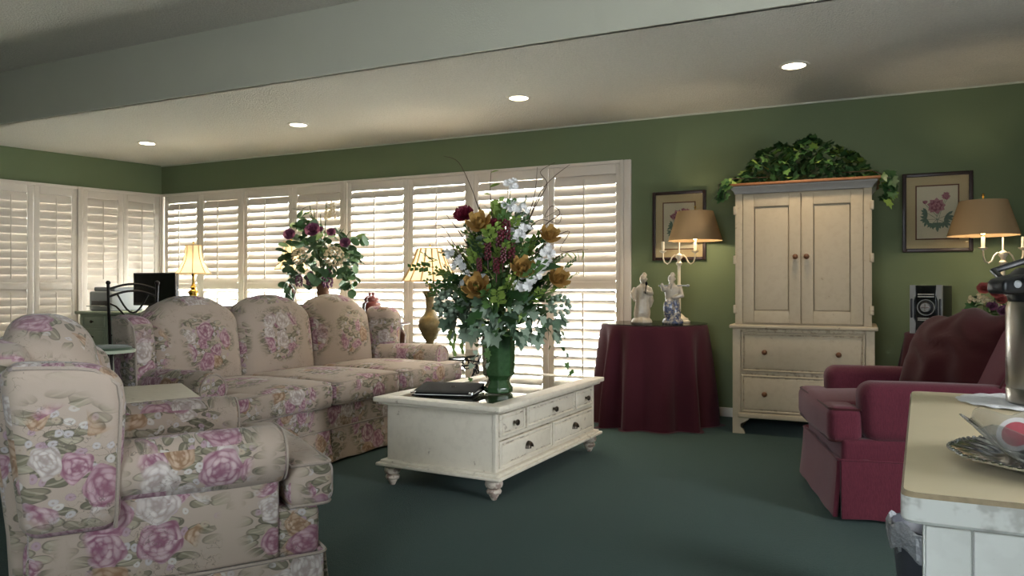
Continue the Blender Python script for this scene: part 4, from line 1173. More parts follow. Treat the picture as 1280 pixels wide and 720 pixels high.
def printer():
    t = thing('desk_printer', 'grey desktop printer on the sage desk', 'printer', (-6.98, 5.24, 0.796), -8)
    b = MB(); b.rbox(-0.21, 0.21, -0.16, 0.18, 0, 0.20, 0.02, 3); b.obj('body', 'printer_grey', t)
    b = MB(); b.rbox(-0.195, 0.195, -0.12, 0.17, 0.20, 0.245, 0.015, 3); b.obj('scanner_lid', 'grey_plastic', t)
    b = MB(); b.rbox(-0.155, 0.155, -0.166, -0.10, 0.05, 0.105, 0.005); b.obj('paper_slot', 'black_plastic', t)
    b = MB(); b.rbox(-0.13, 0.13, -0.23, -0.15, 0.045, 0.055, 0.003); b.obj('output_tray', 'grey_plastic', t)
    b = MB(); b.box(-0.11, 0.11, -0.19, 0.0, 0.056, 0.058); b.obj('paper', 'paper', t, smooth=False)
printer()
def monitor():
    t = thing('computer_monitor', 'black flat computer monitor on the sage desk', 'monitor', (-6.34, 5.20, 0.796), 4)
    b = MB(); b.rbox(-0.275, 0.275, -0.02, 0.025, 0.06, 0.385, 0.006); b.obj('housing', 'black_plastic', t)
    b = MB(); b.box(-0.262, 0.262, -0.0215, -0.019, 0.085, 0.372); b.obj('screen', 'screen', t, smooth=False)
    b = MB(); b.rbox(-0.03, 0.03, 0.0, 0.03, 0.005, 0.10, 0.004); b.obj('stand', 'black_plastic', t)
    b = MB(); b.lathe([(0.11, 0), (0.11, 0.006), (0.03, 0.012)], 24); b.obj('foot', 'black_plastic', t)
monitor()
def organizer():
    t = thing('letter_rack', 'small dark wire letter rack on the desk beside the monitor', 'rack', (-6.14, 5.46, 0.796), 0)
    b = MB(); b.rbox(-0.06, 0.06, -0.05, 0.05, 0, 0.008, 0.003); b.obj('base', 'dark_metal', t)
    for x in (-0.045, 0.0, 0.045):
        b = MB(); b.tube([(x, -0.045, 0.006), (x, -0.045, 0.16), (x, 0.0, 0.19), (x, 0.045, 0.16), (x, 0.045, 0.006)], 0.004, 6); b.obj('divider', 'dark_metal', t)
organizer()
def bell_lamp(name, label, loc, group, body, shade, hb, r0, r1, hs, power, prof, n=24, pleat=0, concave=0.25):
    """table lamp: turned body, flared fabric shade with ribs"""
    t = thing(name, label, 'lamp', loc, 0, group)
    b = MB(); b.lathe(prof, n); b.obj('body', body, t)
    zt = prof[-1][1]
    b = MB(); b.lathe([(0.012, zt), (0.012, zt + 0.03), (0.016, zt + 0.035), (0.016, zt + 0.06), (0.004, zt + 0.062)], 12); b.obj('socket', 'brass', t)
    b = MB(); b.ball((0, 0, zt + 0.105), (0.028, 0.028, 0.045), 12, 8); b.obj('bulb', 'bulb_glow', t)
    z0, z1 = hb, hb + hs; q = []
    for i in range(9):
        k = i / 8; q.append((r0 + (r1 - r0) * (k + concave * math.sin(math.pi * k) * (1 if r1 < r0 else 0) * 0.8), z0 + (z1 - z0) * k))
    q += [(r - 0.002, z) for r, z in reversed(q)]
    q.append(q[0])
    def panel(x, y, z, a):
        s = 1 - 0.035 * abs(math.sin(a * pleat / 2)) if pleat else 1
        return (x * s, y * s, z)
    b = MB(); b.lathe(q, 64, fn=panel, cap=False); sh = b.obj('shade', shade, t)
    for (rr, z) in ((r0, z0), (r1, z1)):
        b = MB(); b.tube([panel((rr + 0.001) * math.cos(a), (rr + 0.001) * math.sin(a), z, a) for a in [2 * math.pi * i / 64 for i in range(64)]], 0.004, 5, closed=True); b.obj('shade_trim', 'shade_trim', sh)
    for i in range(pleat):
        a = 2 * math.pi * i / pleat + (0 if True else 0)
        P = []
        for k in range(9):
            rr, z = q[k]; P.append(((rr + 0.001) * math.cos(a), (rr + 0.001) * math.sin(a), z))
        b = MB(); b.tube(P, 0.004 if pleat < 10 else 0.0065, 5); b.obj('shade_rib', 'shade_trim', sh)
    b = MB()
    b.tube([(0.05 * math.cos(u), 0, zt + 0.055 + (z1 - zt - 0.055) * 0.5 * (1 + math.sin(u))) for u in [R(-90 + 20 * i) for i in range(19)]], 0.002, 5)
    for u in (0, 120, 240): b.tube([(0, 0, z1 - 0.004), ((r1 - 0.002) * math.cos(R(u)), (r1 - 0.002) * math.sin(R(u)), z1 - 0.002)], 0.002, 4)
    b.lathe([(0.003, z1 - 0.005), (0.003, z1 + 0.012), (0.009, z1 + 0.018), (0.008, z1 + 0.03), (0.001, z1 + 0.037)], 10)
    b.obj('harp', 'brass', t)
    point('lamp_light', (0, 0, zt + 0.105), power, WARM, 0.04, t)
    return t
brass_prof = [(0.065, 0), (0.068, 0.012), (0.05, 0.022), (0.03, 0.034), (0.018, 0.05), (0.03, 0.075), (0.02, 0.10), (0.024, 0.13), (0.040, 0.165), (0.046, 0.19), (0.038, 0.212), (0.018, 0.225), (0.030, 0.24), (0.018, 0.26), (0.010, 0.29), (0.010, 0.32)]
bell_lamp('brass_table_lamp', 'brass table lamp with cream bell shade on the desk by the monitor', (-5.89, 5.26, 0.796), 'cream bell shaded lamps', 'brass', 'shade_cream', 0.375, 0.160, 0.072, 0.275, 9, brass_prof, pleat=8, concave=0.4)

# wrought iron chair at the desk
def iron_chair():
    t = thing('iron_chair', 'black wrought iron chair with green pad in front of the desk', 'chair', (-5.94, 4.64, 0), 0)
    t.rotation_euler = (0, 0, R(-129))
    for s in (-1, 1):
        b = MB(); b.tube([(s * 0.175, 0.21, 0), (s * 0.175, 0.20, 0.46), (s * 0.185, 0.245, 0.80), (s * 0.19, 0.27, 1.06)], 0.013, 8); b.ball((s * 0.19, 0.27, 1.075), 0.02, 10, 6); b.obj('back_post', 'iron', t)
        b = MB(); b.tube([(s * 0.19, -0.2, 0), (s * 0.18, -0.19, 0.45)], 0.013, 8); b.obj('leg', 'iron', t)
    def arc(z0, z1, k, y): return [(-0.185 + 0.37 * i / 10, y, z0 + (z1 - z0) * math.sin(math.pi * i / 10) ** k) for i in range(11)]
    for z0, z1 in ((1.02, 1.065), (0.955, 1.005)):
        b = MB(); b.tube(arc(z0, z1, 1, 0.262), 0.010, 7); b.obj('top_rail', 'iron', t)
    b = MB(); b.tube([(-0.12 + 0.24 * i / 10, 0.25, 0.975 - 0.16 * math.sin(math.pi * i / 10)) for i in range(11)], 0.008, 7); b.obj('swag', 'iron', t)
    for s in (-1, 1):
        b = MB(); b.tube([(s * 0.185, 0.25, 0.90), (s * 0.13, 0.248, 0.87), (s * 0.07, 0.245, 0.80), (s * 0.06, 0.235, 0.68), (s * 0.06, 0.215, 0.47)], 0.008, 7); b.obj('back_scroll', 'iron', t)
    b = MB(); b.tube([(-0.178, 0.215, 0.62), (0.178, 0.215, 0.62)], 0.007, 6); b.obj('lower_rail', 'iron', t)
    b = MB(); b.tube([(x, y, 0.45) for x, y in rrect(-0.2, 0.2, -0.21, 0.21, 0.06)], 0.011, 7, closed=True); b.obj('seat_frame', 'iron', t)
    b = MB(); b.rbox(-0.20, 0.20, -0.21, 0.20, 0.455, 0.505, 0.022, 3, 3); b.obj('seat_pad', 'chair_pad', t)
iron_chair()
# little round glass table by the sofa wing
def glass_table():
    t = thing('round_side_table', 'small round dark green side table tucked beside the sofa wing', 'side table', (-3.435, 2.53, 0), 0)
    b = MB(); b.lathe([(0.13, 0.705), (0.132, 0.71), (0.132, 0.716), (0.13, 0.72), (0.001, 0.72)], 36); b.obj('table_top', 'sage_paint', t)
    b = MB(); b.lathe([(0.118, 0.72), (0.115, 0.732), (0.09, 0.740), (0.001, 0.742)], 30); b.obj('pad', 'chair_pad', t)
    b = MB(); b.tube([(0, 0, 0.02), (0, 0, 0.708)], 0.014, 10); b.obj('stem', 'iron', t)
    for k in range(3):
        a = R(30 + 120 * k); b = MB(); b.tube([(0, 0, 0.16), (0.07 * math.cos(a), 0.07 * math.sin(a), 0.11), (0.14 * math.cos(a), 0.14 * math.sin(a), 0.008)], 0.010, 7); b.obj('leg', 'iron', t)
glass_table()

# ------------------------------------------------------------------ console behind the sofa, jars, second bell lamp
def console():
    t = thing('console_table', 'dark wood console table with curved legs behind the sofa', 'console table', (-4.42, 5.52, 0), 0)
    b = MB(); b.rbox(-0.72, 0.72, -0.22, 0.22, 0.70, 0.722, 0.008, 3); b.obj('table_top', 'dark_wood', t)
    b = MB(); b.rbox(-0.66, 0.66, -0.18, 0.18, 0.615, 0.70, 0.006); b.obj('apron', 'dark_wood', t)
    for sx in (-1, 1):
        for sy in (-1, 1):
            P = [(sx * (0.635 + dx), sy * (0.155 + dx * 0.6), z) for dx, z in ((0, 0.66), (0.028, 0.60), (0.025, 0.52), (-0.005, 0.35), (-0.015, 0.18), (0.0, 0.06), (0.02, 0.012))]
            b = MB(); b.tube(P, [0.032, 0.036, 0.03, 0.021, 0.016, 0.017, 0.022], 10); b.obj('leg', 'dark_wood', t)
console()
jp = [(0.04, 0), (0.045, 0.008), (0.05, 0.03), (0.068, 0.09), (0.074, 0.135), (0.066, 0.175), (0.045, 0.19), (0.043, 0.2)]
for (x, y, lab) in ((-3.885, 5.42, 'red brown lidded ginger jar closest to the pleated shade lamp'), (-4.02, 5.56, 'red brown lidded ginger jar mostly hidden behind the plant and sofa')):
    t = thing('ginger_jar', lab, 'jar', (x, y, 0.722), 0, 'lidded ginger jars on the console')
    b = MB(); b.lathe(jp, 24); b.obj('jar', 'ginger_jar', t)
    b = MB(); b.lathe([(0.052, 0.196), (0.054, 0.202), (0.050, 0.222), (0.030, 0.236), (0.010, 0.242), (0.009, 0.247), (0.014, 0.255), (0.013, 0.266), (0.002, 0.272)], 20); b.obj('lid', 'ginger_jar', t)
bell_lamp('brass_table_lamp', 'cream bell shaded lamp half hidden behind the tall plant', (-4.985, 5.62, 0.722), 'cream bell shaded lamps', 'dark_wood', 'shade_cream', 0.49, 0.155, 0.070, 0.265, 7, [(r, z * 1.35) for r, z in brass_prof], pleat=8, concave=0.4)

# iron table with glass top and the urn lamp
def iron_table():
    t = thing('iron_side_table', 'scrolled wrought iron side table with round glass top by the shutters', 'side table', (-3.16, 5.42, 0), 0)
    b = MB(); b.lathe([(0.36, 0.478), (0.363, 0.483), (0.36, 0.488), (0.001, 0.488)], 44); b.obj('glass_top', 'table_glass', t)
    for z, r in ((0.470, 0.31), (0.40, 0.29), (0.08, 0.24)):
        b = MB(); b.tube([(r * math.cos(a), r * math.sin(a), z) for a in [2 * math.pi * i / 32 for i in range(32)]], 0.008, 6, closed=True); b.obj('ring', 'iron', t)
    for k in range(4):
        a = R(35 + 90 * k); P = [(0.31, 0.47), (0.27, 0.36), (0.21, 0.22), (0.23, 0.10), (0.29, 0.012)]
        b = MB(); b.tube([(r * math.cos(a), r * math.sin(a), z) for r, z in P], 0.010, 7); b.obj('leg', 'iron', t)
    rd = random.Random(3)
    for k in range(16):
        a0 = R(22.5 * k); r0 = 0.045 + 0.012 * (k % 2); zc = 0.425 if k % 2 else 0.34
        P = []
        for i in range(16):
            q = R(26 * i) * (1 if k % 4 < 2 else -1); rr = r0 * (1 - 0.045 * i); da = rr * math.cos(q) / 0.29
            P.append((0.295 * math.cos(a0 + da), 0.295 * math.sin(a0 + da), zc + rr * math.sin(q) * 1.05))
        b = MB(); b.tube(P, 0.0055, 5); b.obj('scroll', 'iron', t)
iron_table()
urn = [(0.075, 0), (0.08, 0.01), (0.078, 0.022), (0.05, 0.04), (0.034, 0.065), (0.036, 0.085), (0.060, 0.13), (0.088, 0.18), (0.100, 0.225), (0.098, 0.26), (0.080, 0.295), (0.048, 0.325), (0.036, 0.36), (0.036, 0.43), (0.046, 0.475), (0.066, 0.51), (0.068, 0.52)]
bell_lamp('urn_table_lamp', 'gold urn lamp with wide pleated cream shade beside the flowers', (-3.30, 5.42, 0.489), None, 'urn_gold', 'shade_cream', 0.60, 0.235, 0.105, 0.275, 14, urn, n=32, pleat=14, concave=0.12)

# ------------------------------------------------------------------ leaves and flowers
def leaf_mesh(kind, mat):
    b = MB()
    if kind == 'ivy':
        out = [(0, 0), (-0.28, -0.12), (-0.50, 0.10), (-0.34, 0.32), (-0.46, 0.62), (-0.20, 0.62), (0, 1.0), (0.20, 0.62), (0.46, 0.62), (0.34, 0.32), (0.50, 0.10), (0.28, -0.12)]
        vs = [(x, y, 0.10 * abs(x) - 0.18 * y * y + 0.05) for x, y in out] + [(0, 0.4, 0.04)]
        b.add(vs, [(12, i, (i + 1) % 12) for i in range(12)])
    elif kind == 'round':
        vs = [(0, 0, 0)] + [(0.42 * math.sin(a), 0.5 - 0.5 * math.cos(a), 0.06 * abs(math.sin(a)) - 0.10 * (0.5 - 0.5 * math.cos(a)) ** 2) for a in [R(36 * i) for i in range(1, 10)]] + [(0, 0.5, -0.04)]
        n = len(vs) - 2
        b.add(vs, [(n + 1, i, i + 1) for i in range(0, n)] + [(n + 1, n, 0)])
    elif kind == 'lance':
        vs = []; 
        for i in range(6):
            k = i / 5; w = 0.17 * math.sin(math.pi * min(1, k * 0.96 + 0.02)) ** 0.8
            vs += [(-w, k, 0.06 * w * 10 * 0.3 - 0.25 * k * k), (0, k, -0.25 * k * k), (w, k, 0.06 * w * 10 * 0.3 - 0.25 * k * k)]
        b.add(vs, [(3 * i + j, 3 * i + j + 1, 3 * i + j + 4, 3 * i + j + 3) for i in range(5) for j in range(2)])
    elif kind == 'spray':      # a short twig with small leaves
        for i in range(9):
            k = 0.15 + 0.85 * i / 9; s = 1 if i % 2 else -1; L = 0.36 * (1 - 0.4 * k)
            p = Vector((0, k, -0.12 * k * k)); d = Vector((s * 0.8, 0.55, 0.15 * ((i % 3) - 1))).normalized(); n = Vector((-d.y, d.x, 0)).normalized() * L * 0.36
            vs = [p, p + d * L * 0.5 + n, p + d * L, p + d * L * 0.5 - n]
            b.add(vs, [(0, 1, 2, 3)])
        b.tube([(0, 0, 0), (0, 0.5, -0.03), (0, 1.0, -0.12)], [0.02, 0.014, 0.006], 4)
    return b.mesh('leaf', mat)
def petal_ring(b, n, L, W, tilt, curl, ph=0.0, z=0.0, tip=0.3):
    for i in range(n):
        a = 2 * math.pi * i / n + ph; ca, sa = math.cos(a), math.sin(a); rows = []
        for k in (0.0, 0.35, 0.7, 1.0):
            el = tilt + curl * k; r = L * k * math.cos(el); h = L * k * math.sin(el); w = W * (0.35 + 1.1 * k - (1.45 - tip) * k ** 3 * 0.8) * 0.8
            for s, dz in ((-1, 0.10), (0, 0.0), (1, 0.10)):
                x, y = r, s * w; rows.append((x * ca - y * sa, x * sa + y * ca, z + h + dz * w))
        b.add(rows, [(3 * j + q, 3 * j + q + 1, 3 * j + q + 4, 3 * j + q + 3) for j in range(3) for q in range(2)])
def rose_mesh(mat, r=1.0):
    b = MB()
    for (n, L, W, t, c, ph) in ((6, 1.0, 0.55, 0.15, 0.35, 0.0), (6, 0.85, 0.5, 0.55, 0.35, 0.5), (5, 0.72, 0.45, 0.9, 0.4, 0.2), (5, 0.6, 0.36, 1.2, 0.35, 0.8), (3, 0.5, 0.25, 1.4, 0.2, 0.1)): petal_ring(b, n, L * r, W * r, t, c, ph, 0, 0.8)
    return b.mesh('bloom', mat)
def magnolia_mesh(mat):
    b = MB()
    for (n, L, W, t, c, ph) in ((7, 1.0, 0.36, 0.25, 0.5, 0.0), (7, 0.95, 0.34, 0.7, 0.4, 0.4), (6, 0.85, 0.30, 1.05, 0.35, 0.1), (4, 0.7, 0.22, 1.35, 0.2, 0.6)): petal_ring(b, n, L, W, t, c, ph, 0, 0.15)
    return b.mesh('bloom', mat)
def blossom_mesh(mat):
    b = MB(); rd = random.Random(9)
    for (x, y, z, s, tx, ty) in ((0, 0, 0.1, 0.55, 0, 0), (0.55, 0.1, 0, 0.5, 0.5, 0), (-0.5, 0.25, 0.0, 0.52, -0.5, 0.2), (0.05, -0.6, -0.05, 0.5, 0, 0.6), (-0.3, -0.45, -0.1, 0.4, -0.4, 0.4)):
        q = MB(); petal_ring(q, 5, s, s * 0.5, 0.25, 0.3, rd.random(), 0, 0.9)
        m = Euler((ty, tx, 0)).to_matrix()
        b.add([tuple(m @ Vector(p) + Vector((x, y, z))) for p in q.v], q.f)
    return b.mesh('bloom', mat)
def cluster_mesh(mat, n=34, r=1.0, s=0.2, flat=0.8):
    b = MB(); 
    for i in range(n):
        k = (i + 0.5) / n; ph = math.acos(1 - 1.7 * k); th = 2.39996 * i
        c = (r * math.sin(ph) * math.cos(th), r * math.sin(ph) * math.sin(th), r * flat * math.cos(ph)); b.ball(c, s, 6, 4)
    return b.mesh('bloom', mat)
def berry_mesh(mat):
    b = MB(); rd = random.Random(2)
    b.tube([(0, 0, -0.6), (0.02, 0, 0.3), (0.0, 0.03, 1.0)], 0.03, 4)
    for i in range(26):
        a = 2.4 * i; z = i / 26; b.ball((0.16 * math.cos(a), 0.16 * math.sin(a), z), 0.085, 6, 4)
    return b.mesh('bloom', mat)
LM = {}
def lm(kind, mat):
    if (kind, mat) not in LM: LM[(kind, mat)] = leaf_mesh(kind, mat)
    return LM[(kind, mat)]
def aim(d, roll=0.0, tiltup=0.0):
    """rotation whose local +y points along d and local +z as far up as possible"""
    y = Vector(d).normalized(); up = Vector((0, 0, 1)) if abs(y.z) < 0.95 else Vector((1, 0, 0))
    x = y.cross(up).normalized(); z = x.cross(y)
    m = Matrix((x, y, z)).transposed() @ Matrix.Rotation(roll, 3, 'Y')
    return m.to_euler()
def aimz(d, roll=0.0):
    z = Vector(d).normalized(); x = z.orthogonal().normalized(); y = z.cross(x)
    return (Matrix((x, y, z)).transposed() @ Matrix.Rotation(roll, 3, 'Z')).to_euler()
def leafcloud(parent, spots, kinds, size, rd, name='leaf', outward=None):
    for p, d in spots:
        k, m = rd.choice(kinds); s = size * rd.uniform(0.75, 1.3)
        link(name, lm(k, m), parent, p, aim(Vector(d) + Vector((rd.uniform(-.4, .4), rd.uniform(-.4, .4), rd.uniform(-.4, .4))), rd.uniform(-0.9, 0.9)), s)

# ------------------------------------------------------------------ vase and bouquet on the coffee table
VX, VY, VZ = -1.777, 3.63, 0.463
def vase():
    n = 8
    prof = [(0.068, 0.0), (0.078, 0.006), (0.080, 0.03), (0.064, 0.055), (0.060, 0.07), (0.072, 0.085), (0.086, 0.098), (0.089, 0.16), (0.091, 0.30), (0.094, 0.315), (0.094, 0.335), (0.080, 0.335), (0.078, 0.30), (0.074, 0.12)]
    b = MB(); b.lathe(prof, n); o = b.obj('ceramic_vase', 'green_glaze', None, loc=(VX, VY, VZ), rot=(0, 0, R(25)), sharp=25)
    bv = o.modifiers.new('bevel', 'BEVEL'); bv.width = 0.004; bv.segments = 2; bv.limit_method = 'ANGLE'; bv.angle_limit = R(25)
    tag(o, 'dark green glazed octagonal vase on the coffee table', 'vase')
vase()
def bouquet():
    t = thing('flower_bouquet', 'large mixed artificial bouquet of white, gold and crimson blooms in the green vase', 'flowers', (VX, VY, VZ + 0.30), 0)
    rd = random.Random(21)
    RX = Vector((0.906, 0.4234, 0)); FW = Vector((-0.4234, 0.906, 0))
    def P(px, py, toward=0.0):     # offset across the view and in height, toward = towards the viewer
        return RX * px + Vector((0, 0, py)) - FW * toward
    k = 4.04 / 930
    def Q(x, y, tw): return P((x - 624) * k, (360 - y) * k + 1.03 - (VZ + 0.30), tw)
    rose = rose_mesh('petal_red'); gold = magnolia_mesh('petal_gold'); white = blossom_mesh('petal_white'); berry = berry_mesh('berry')
    grey = cluster_mesh('leaf_frost', 30, 1, 0.22)
    heads = []
    for (x, y, tw, s) in ((583, 273, 0.10, 0.052), (622, 285, 0.10, 0.040)): heads.append((rose, Q(x, y, tw), s, 'crimson_rose'))
    for (x, y, tw, s) in ((602, 287, 0.13, 0.070), (652, 340, 0.17, 0.068), (600, 363, 0.19, 0.078), (684, 300, 0.10, 0.060), (694, 352, 0.10, 0.065)): heads.append((gold, Q(x, y, tw), s, 'gold_bloom'))
    for (x, y, tw, s) in ((640, 231, 0.05, 0.038), (639, 258, 0.07, 0.042), (655, 262, 0.06, 0.034), (654, 290, 0.12, 0.048), (646, 297, 0.13, 0.045), (683, 315, 0.13, 0.042), (679, 332, 0.14, 0.045), (670, 340, 0.15, 0.04), (577, 330, 0.10, 0.042), (587, 350, 0.13, 0.045), (663, 352, 0.18, 0.052), (650, 362, 0.18, 0.046), (562, 318, 0.05, 0.03), (605, 350, 0.15, 0.03)): heads.append((white, Q(x, y, tw), s, 'white_blossom'))
    for (x, y, tw, s) in ((626, 312, 0.19, 0.085), (634, 302, 0.17, 0.09), (612, 326, 0.19, 0.075), (640, 324, 0.2, 0.08), (602, 340, 0.2, 0.06), (622, 342, 0.21, 0.07), (630, 330, 0.22, 0.07)): heads.append((berry, Q(x, y, tw), s, 'berry_spike'))
    for (x, y, tw, s) in ((606, 310, 0.10, 0.05), (563, 379, 0.10, 0.06), (700, 382, 0.05, 0.05), (654, 275, 0.0, 0.04)): heads.append((grey, Q(x, y, tw), s, 'grey_thistle'))
    for me, p, s, nm in heads:
        d = Vector((p.x, p.y, 0)) * 1.2 - FW * 0.8 + Vector((0, 0, 0.35 + 0.4 * max(0, p.z)))
        if nm == 'berry_spike': d = Vector((p.x * 0.4, p.y * 0.4, 1))
        link(nm, me, t, p, aimz(d, rd.uniform(0, 6)), s * (1.35 if nm == 'gold_bloom' else 1.15))
    # stems, all gathered in the vase neck
    b = MB()
    for me, p, s, nm in heads:
        b.tube([(p.x * 0.06, p.y * 0.06, -0.10), tuple(Vector((p.x * 0.3, p.y * 0.3, p.z * 0.45))), tuple(p)], [0.003, 0.003, 0.002], 5)
    b.obj('stems', 'stem_green', t)
    # leaves filling the dome
    def dome(n, r0, r1, z0, z1, kinds, size, squash=1.0, front=0.25):
        spots = []
        for _ in range(n):
            a = rd.uniform(0, 2 * math.pi); z = rd.uniform(z0, z1); rr = rd.uniform(r0, r1) * math.sqrt(max(0.15, 1 - ((z - 0.12) / 0.55) ** 2))
            p = RX * (rr * math.cos(a)) + FW * (rr * math.sin(a) * squash) + Vector((0, 0, z))
            spots.append((p, Vector((p.x, p.y, 0.15)).normalized() + Vector((0, 0, rd.uniform(-0.5, 0.6)))))
        leafcloud(t, spots, kinds, size, rd)
    dome(70, 0.14, 0.26, 0.05, 0.24, [('ivy', 'leaf_grey'), ('ivy', 'leaf_dark'), ('lance', 'leaf_mid')], 0.085)
    dome(95, 0.08, 0.25, 0.12, 0.46, [('spray', 'leaf_mid'), ('spray', 'leaf_light'), ('lance', 'leaf_dark'), ('spray', 'leaf_dark')], 0.155)
    dome(60, 0.03, 0.19, 0.28, 0.62, [('spray', 'leaf_light'), ('spray', 'leaf_mid'), ('spray', 'leaf_mid'), ('spray', 'leaf_dark')], 0.135)
    b = MB()   # small filler leaves deep inside the dome
    for _ in range(520):
        a = rd.uniform(0, 6.283); z = rd.uniform(0.0, 0.58); rr = 0.20 * rd.random() ** 0.5 * math.sqrt(max(0.1, 1 - ((z - 0.10) / 0.55) ** 2))
        p = RX * (rr * math.cos(a)) + FW * (rr * math.sin(a)) + Vector((0, 0, z)); d = Vector((rd.uniform(-1, 1), rd.uniform(-1, 1), rd.uniform(-0.4, 1))).normalized(); n = d.orthogonal().normalized() * 0.011
        b.cur = rd.randint(0, 2); b.add([p, p + d * 0.025 + n, p + d * 0.055, p + d * 0.025 - n], [(0, 1, 2, 3)])
    o = b.obj('filler_foliage', ['leaf_mid', 'leaf_light', 'leaf_dark'], t, smooth=False); o['kind'] = 'stuff'
    # frosted ivy spilling over the rim
    spots = []
    for (x, y, tw) in [(rd.uniform(592, 662), rd.uniform(380, 420), rd.uniform(0.10, 0.17)) for _ in range(34)] + [(rd.uniform(655, 704), rd.uniform(380, 420), rd.uniform(0.02, 0.12)) for _ in range(24)] + [(rd.uniform(548, 600), rd.uniform(372, 415), rd.uniform(0.0, 0.12)) for _ in range(26)]:
        p = Q(x, y, tw); spots.append((p, -FW * 0.5 + Vector((p.x, p.y, 0)) * 1.5 + Vector((0, 0, -0.9))))
    leafcloud(t, spots, [('ivy', 'leaf_frost'), ('ivy', 'leaf_frost'), ('ivy', 'leaf_grey')], 0.07, rd)
    spots = []
    for (x0, y0, x1, y1) in ((660, 400, 716, 462), (672, 396, 708, 440), (598, 420, 590, 470), (608, 425, 612, 452)):
        for i in range(7):
            f = i / 6; spots.append((Q(x0 + (x1 - x0) * f, y0 + (y1 - y0) * f, 0.10), Vector((rd.uniform(-1, 1), rd.uniform(-1, 1), -0.8))))
    leafcloud(t, spots, [('ivy', 'leaf_frost'), ('ivy', 'leaf_mid')], 0.036, rd)
    # bare curly twigs and slim leafy shoots
    twigs = [((632, 330), (600, 262), (592, 240), (575, 205), (556, 196)), ((600, 330), (575, 290), (566, 278), (560, 270)), ((640, 320), (664, 262), (670, 235), (672, 210)), ((645, 320), (672, 250), (690, 225), (712, 208)), ((645, 320), (668, 262), (684, 232), (676, 216), (694, 204)), ((650, 320), (682, 282), (700, 268), (690, 258), (682, 272), (700, 262)), ((655, 330), (690, 300), (712, 290), (700, 314), (728, 312)), ((590, 335), (572, 310), (556, 285), (544, 283)), ((585, 335), (560, 300), (548, 296)), ((640, 330), (660, 290), (676, 276), (698, 280), (702, 268)), ((660, 350), (696, 322), (712, 315), (735, 312)), ((624, 330), (617, 280), (614, 240), (615, 214))]
    for tw in twigs:
        pts = [Q(x, y, 0.04 + 0.02 * math.sin(i * 2.0 + x)) for i, (x, y) in enumerate(tw)]; fine = []
        for i in range(len(pts) - 1):
            a, c = pts[i], pts[i + 1]
            p0 = pts[i - 1] if i else a; p3 = pts[i + 2] if i + 2 < len(pts) else c
            for j in range(5):
                f = j / 5; fine.append(0.5 * ((2 * a) + (c - p0) * f + (2 * p0 - 5 * a + 4 * c - p3) * f * f + (3 * a - p0 - 3 * c + p3) * f ** 3))
        fine.append(pts[-1]); n = len(fine)
        b = MB(); b.tube(fine, [0.0032 - 0.0022 * i / n for i in range(n)], 5); b.obj('twig', 'stem_brown', t)
    spots = [(Q(615 + rd.uniform(-3, 3), y, 0.05), Vector((rd.choice((-1, 1)), 0.2, 0.6))) for y in range(218, 300, 9)] + [(Q(700 + i * 7, 318 - i * 1.2, 0.05), Vector((0.5, 0.3, rd.choice((-.6, .8))))) for i in range(5)]
    leafcloud(t, spots, [('lance', 'leaf_light')], 0.05, rd)
    spots = [(Q(690 + rd.uniform(-14, 20), 355 + rd.uniform(-24, 20), 0.05), Vector((0.8, 0.4, rd.uniform(0, 1)))) for _ in range(10)] + [(Q(556 + rd.uniform(-12, 18), 350 + rd.uniform(-30, 20), 0.05), Vector((-0.8, -0.4, rd.uniform(-0.3, 0.8)))) for _ in range(12)]
    leafcloud(t, spots, [('spray', 'leaf_light'), ('spray', 'leaf_mid')], 0.11, rd)
    # hanging catkins on the left
    for (x, y0, y1) in ((564, 385, 432), (569, 390, 445), (579, 398, 442)):
        b = MB(); n = 14; b.tube([Q(x + 1.2 * math.sin(i), y0 + (y1 - y0) * i / n, 0.02) for i in range(n + 1)], [0.006 + 0.004 * (i % 2) for i in range(n + 1)], 6); b.obj('catkin', 'leaf_light', t)
bouquet()

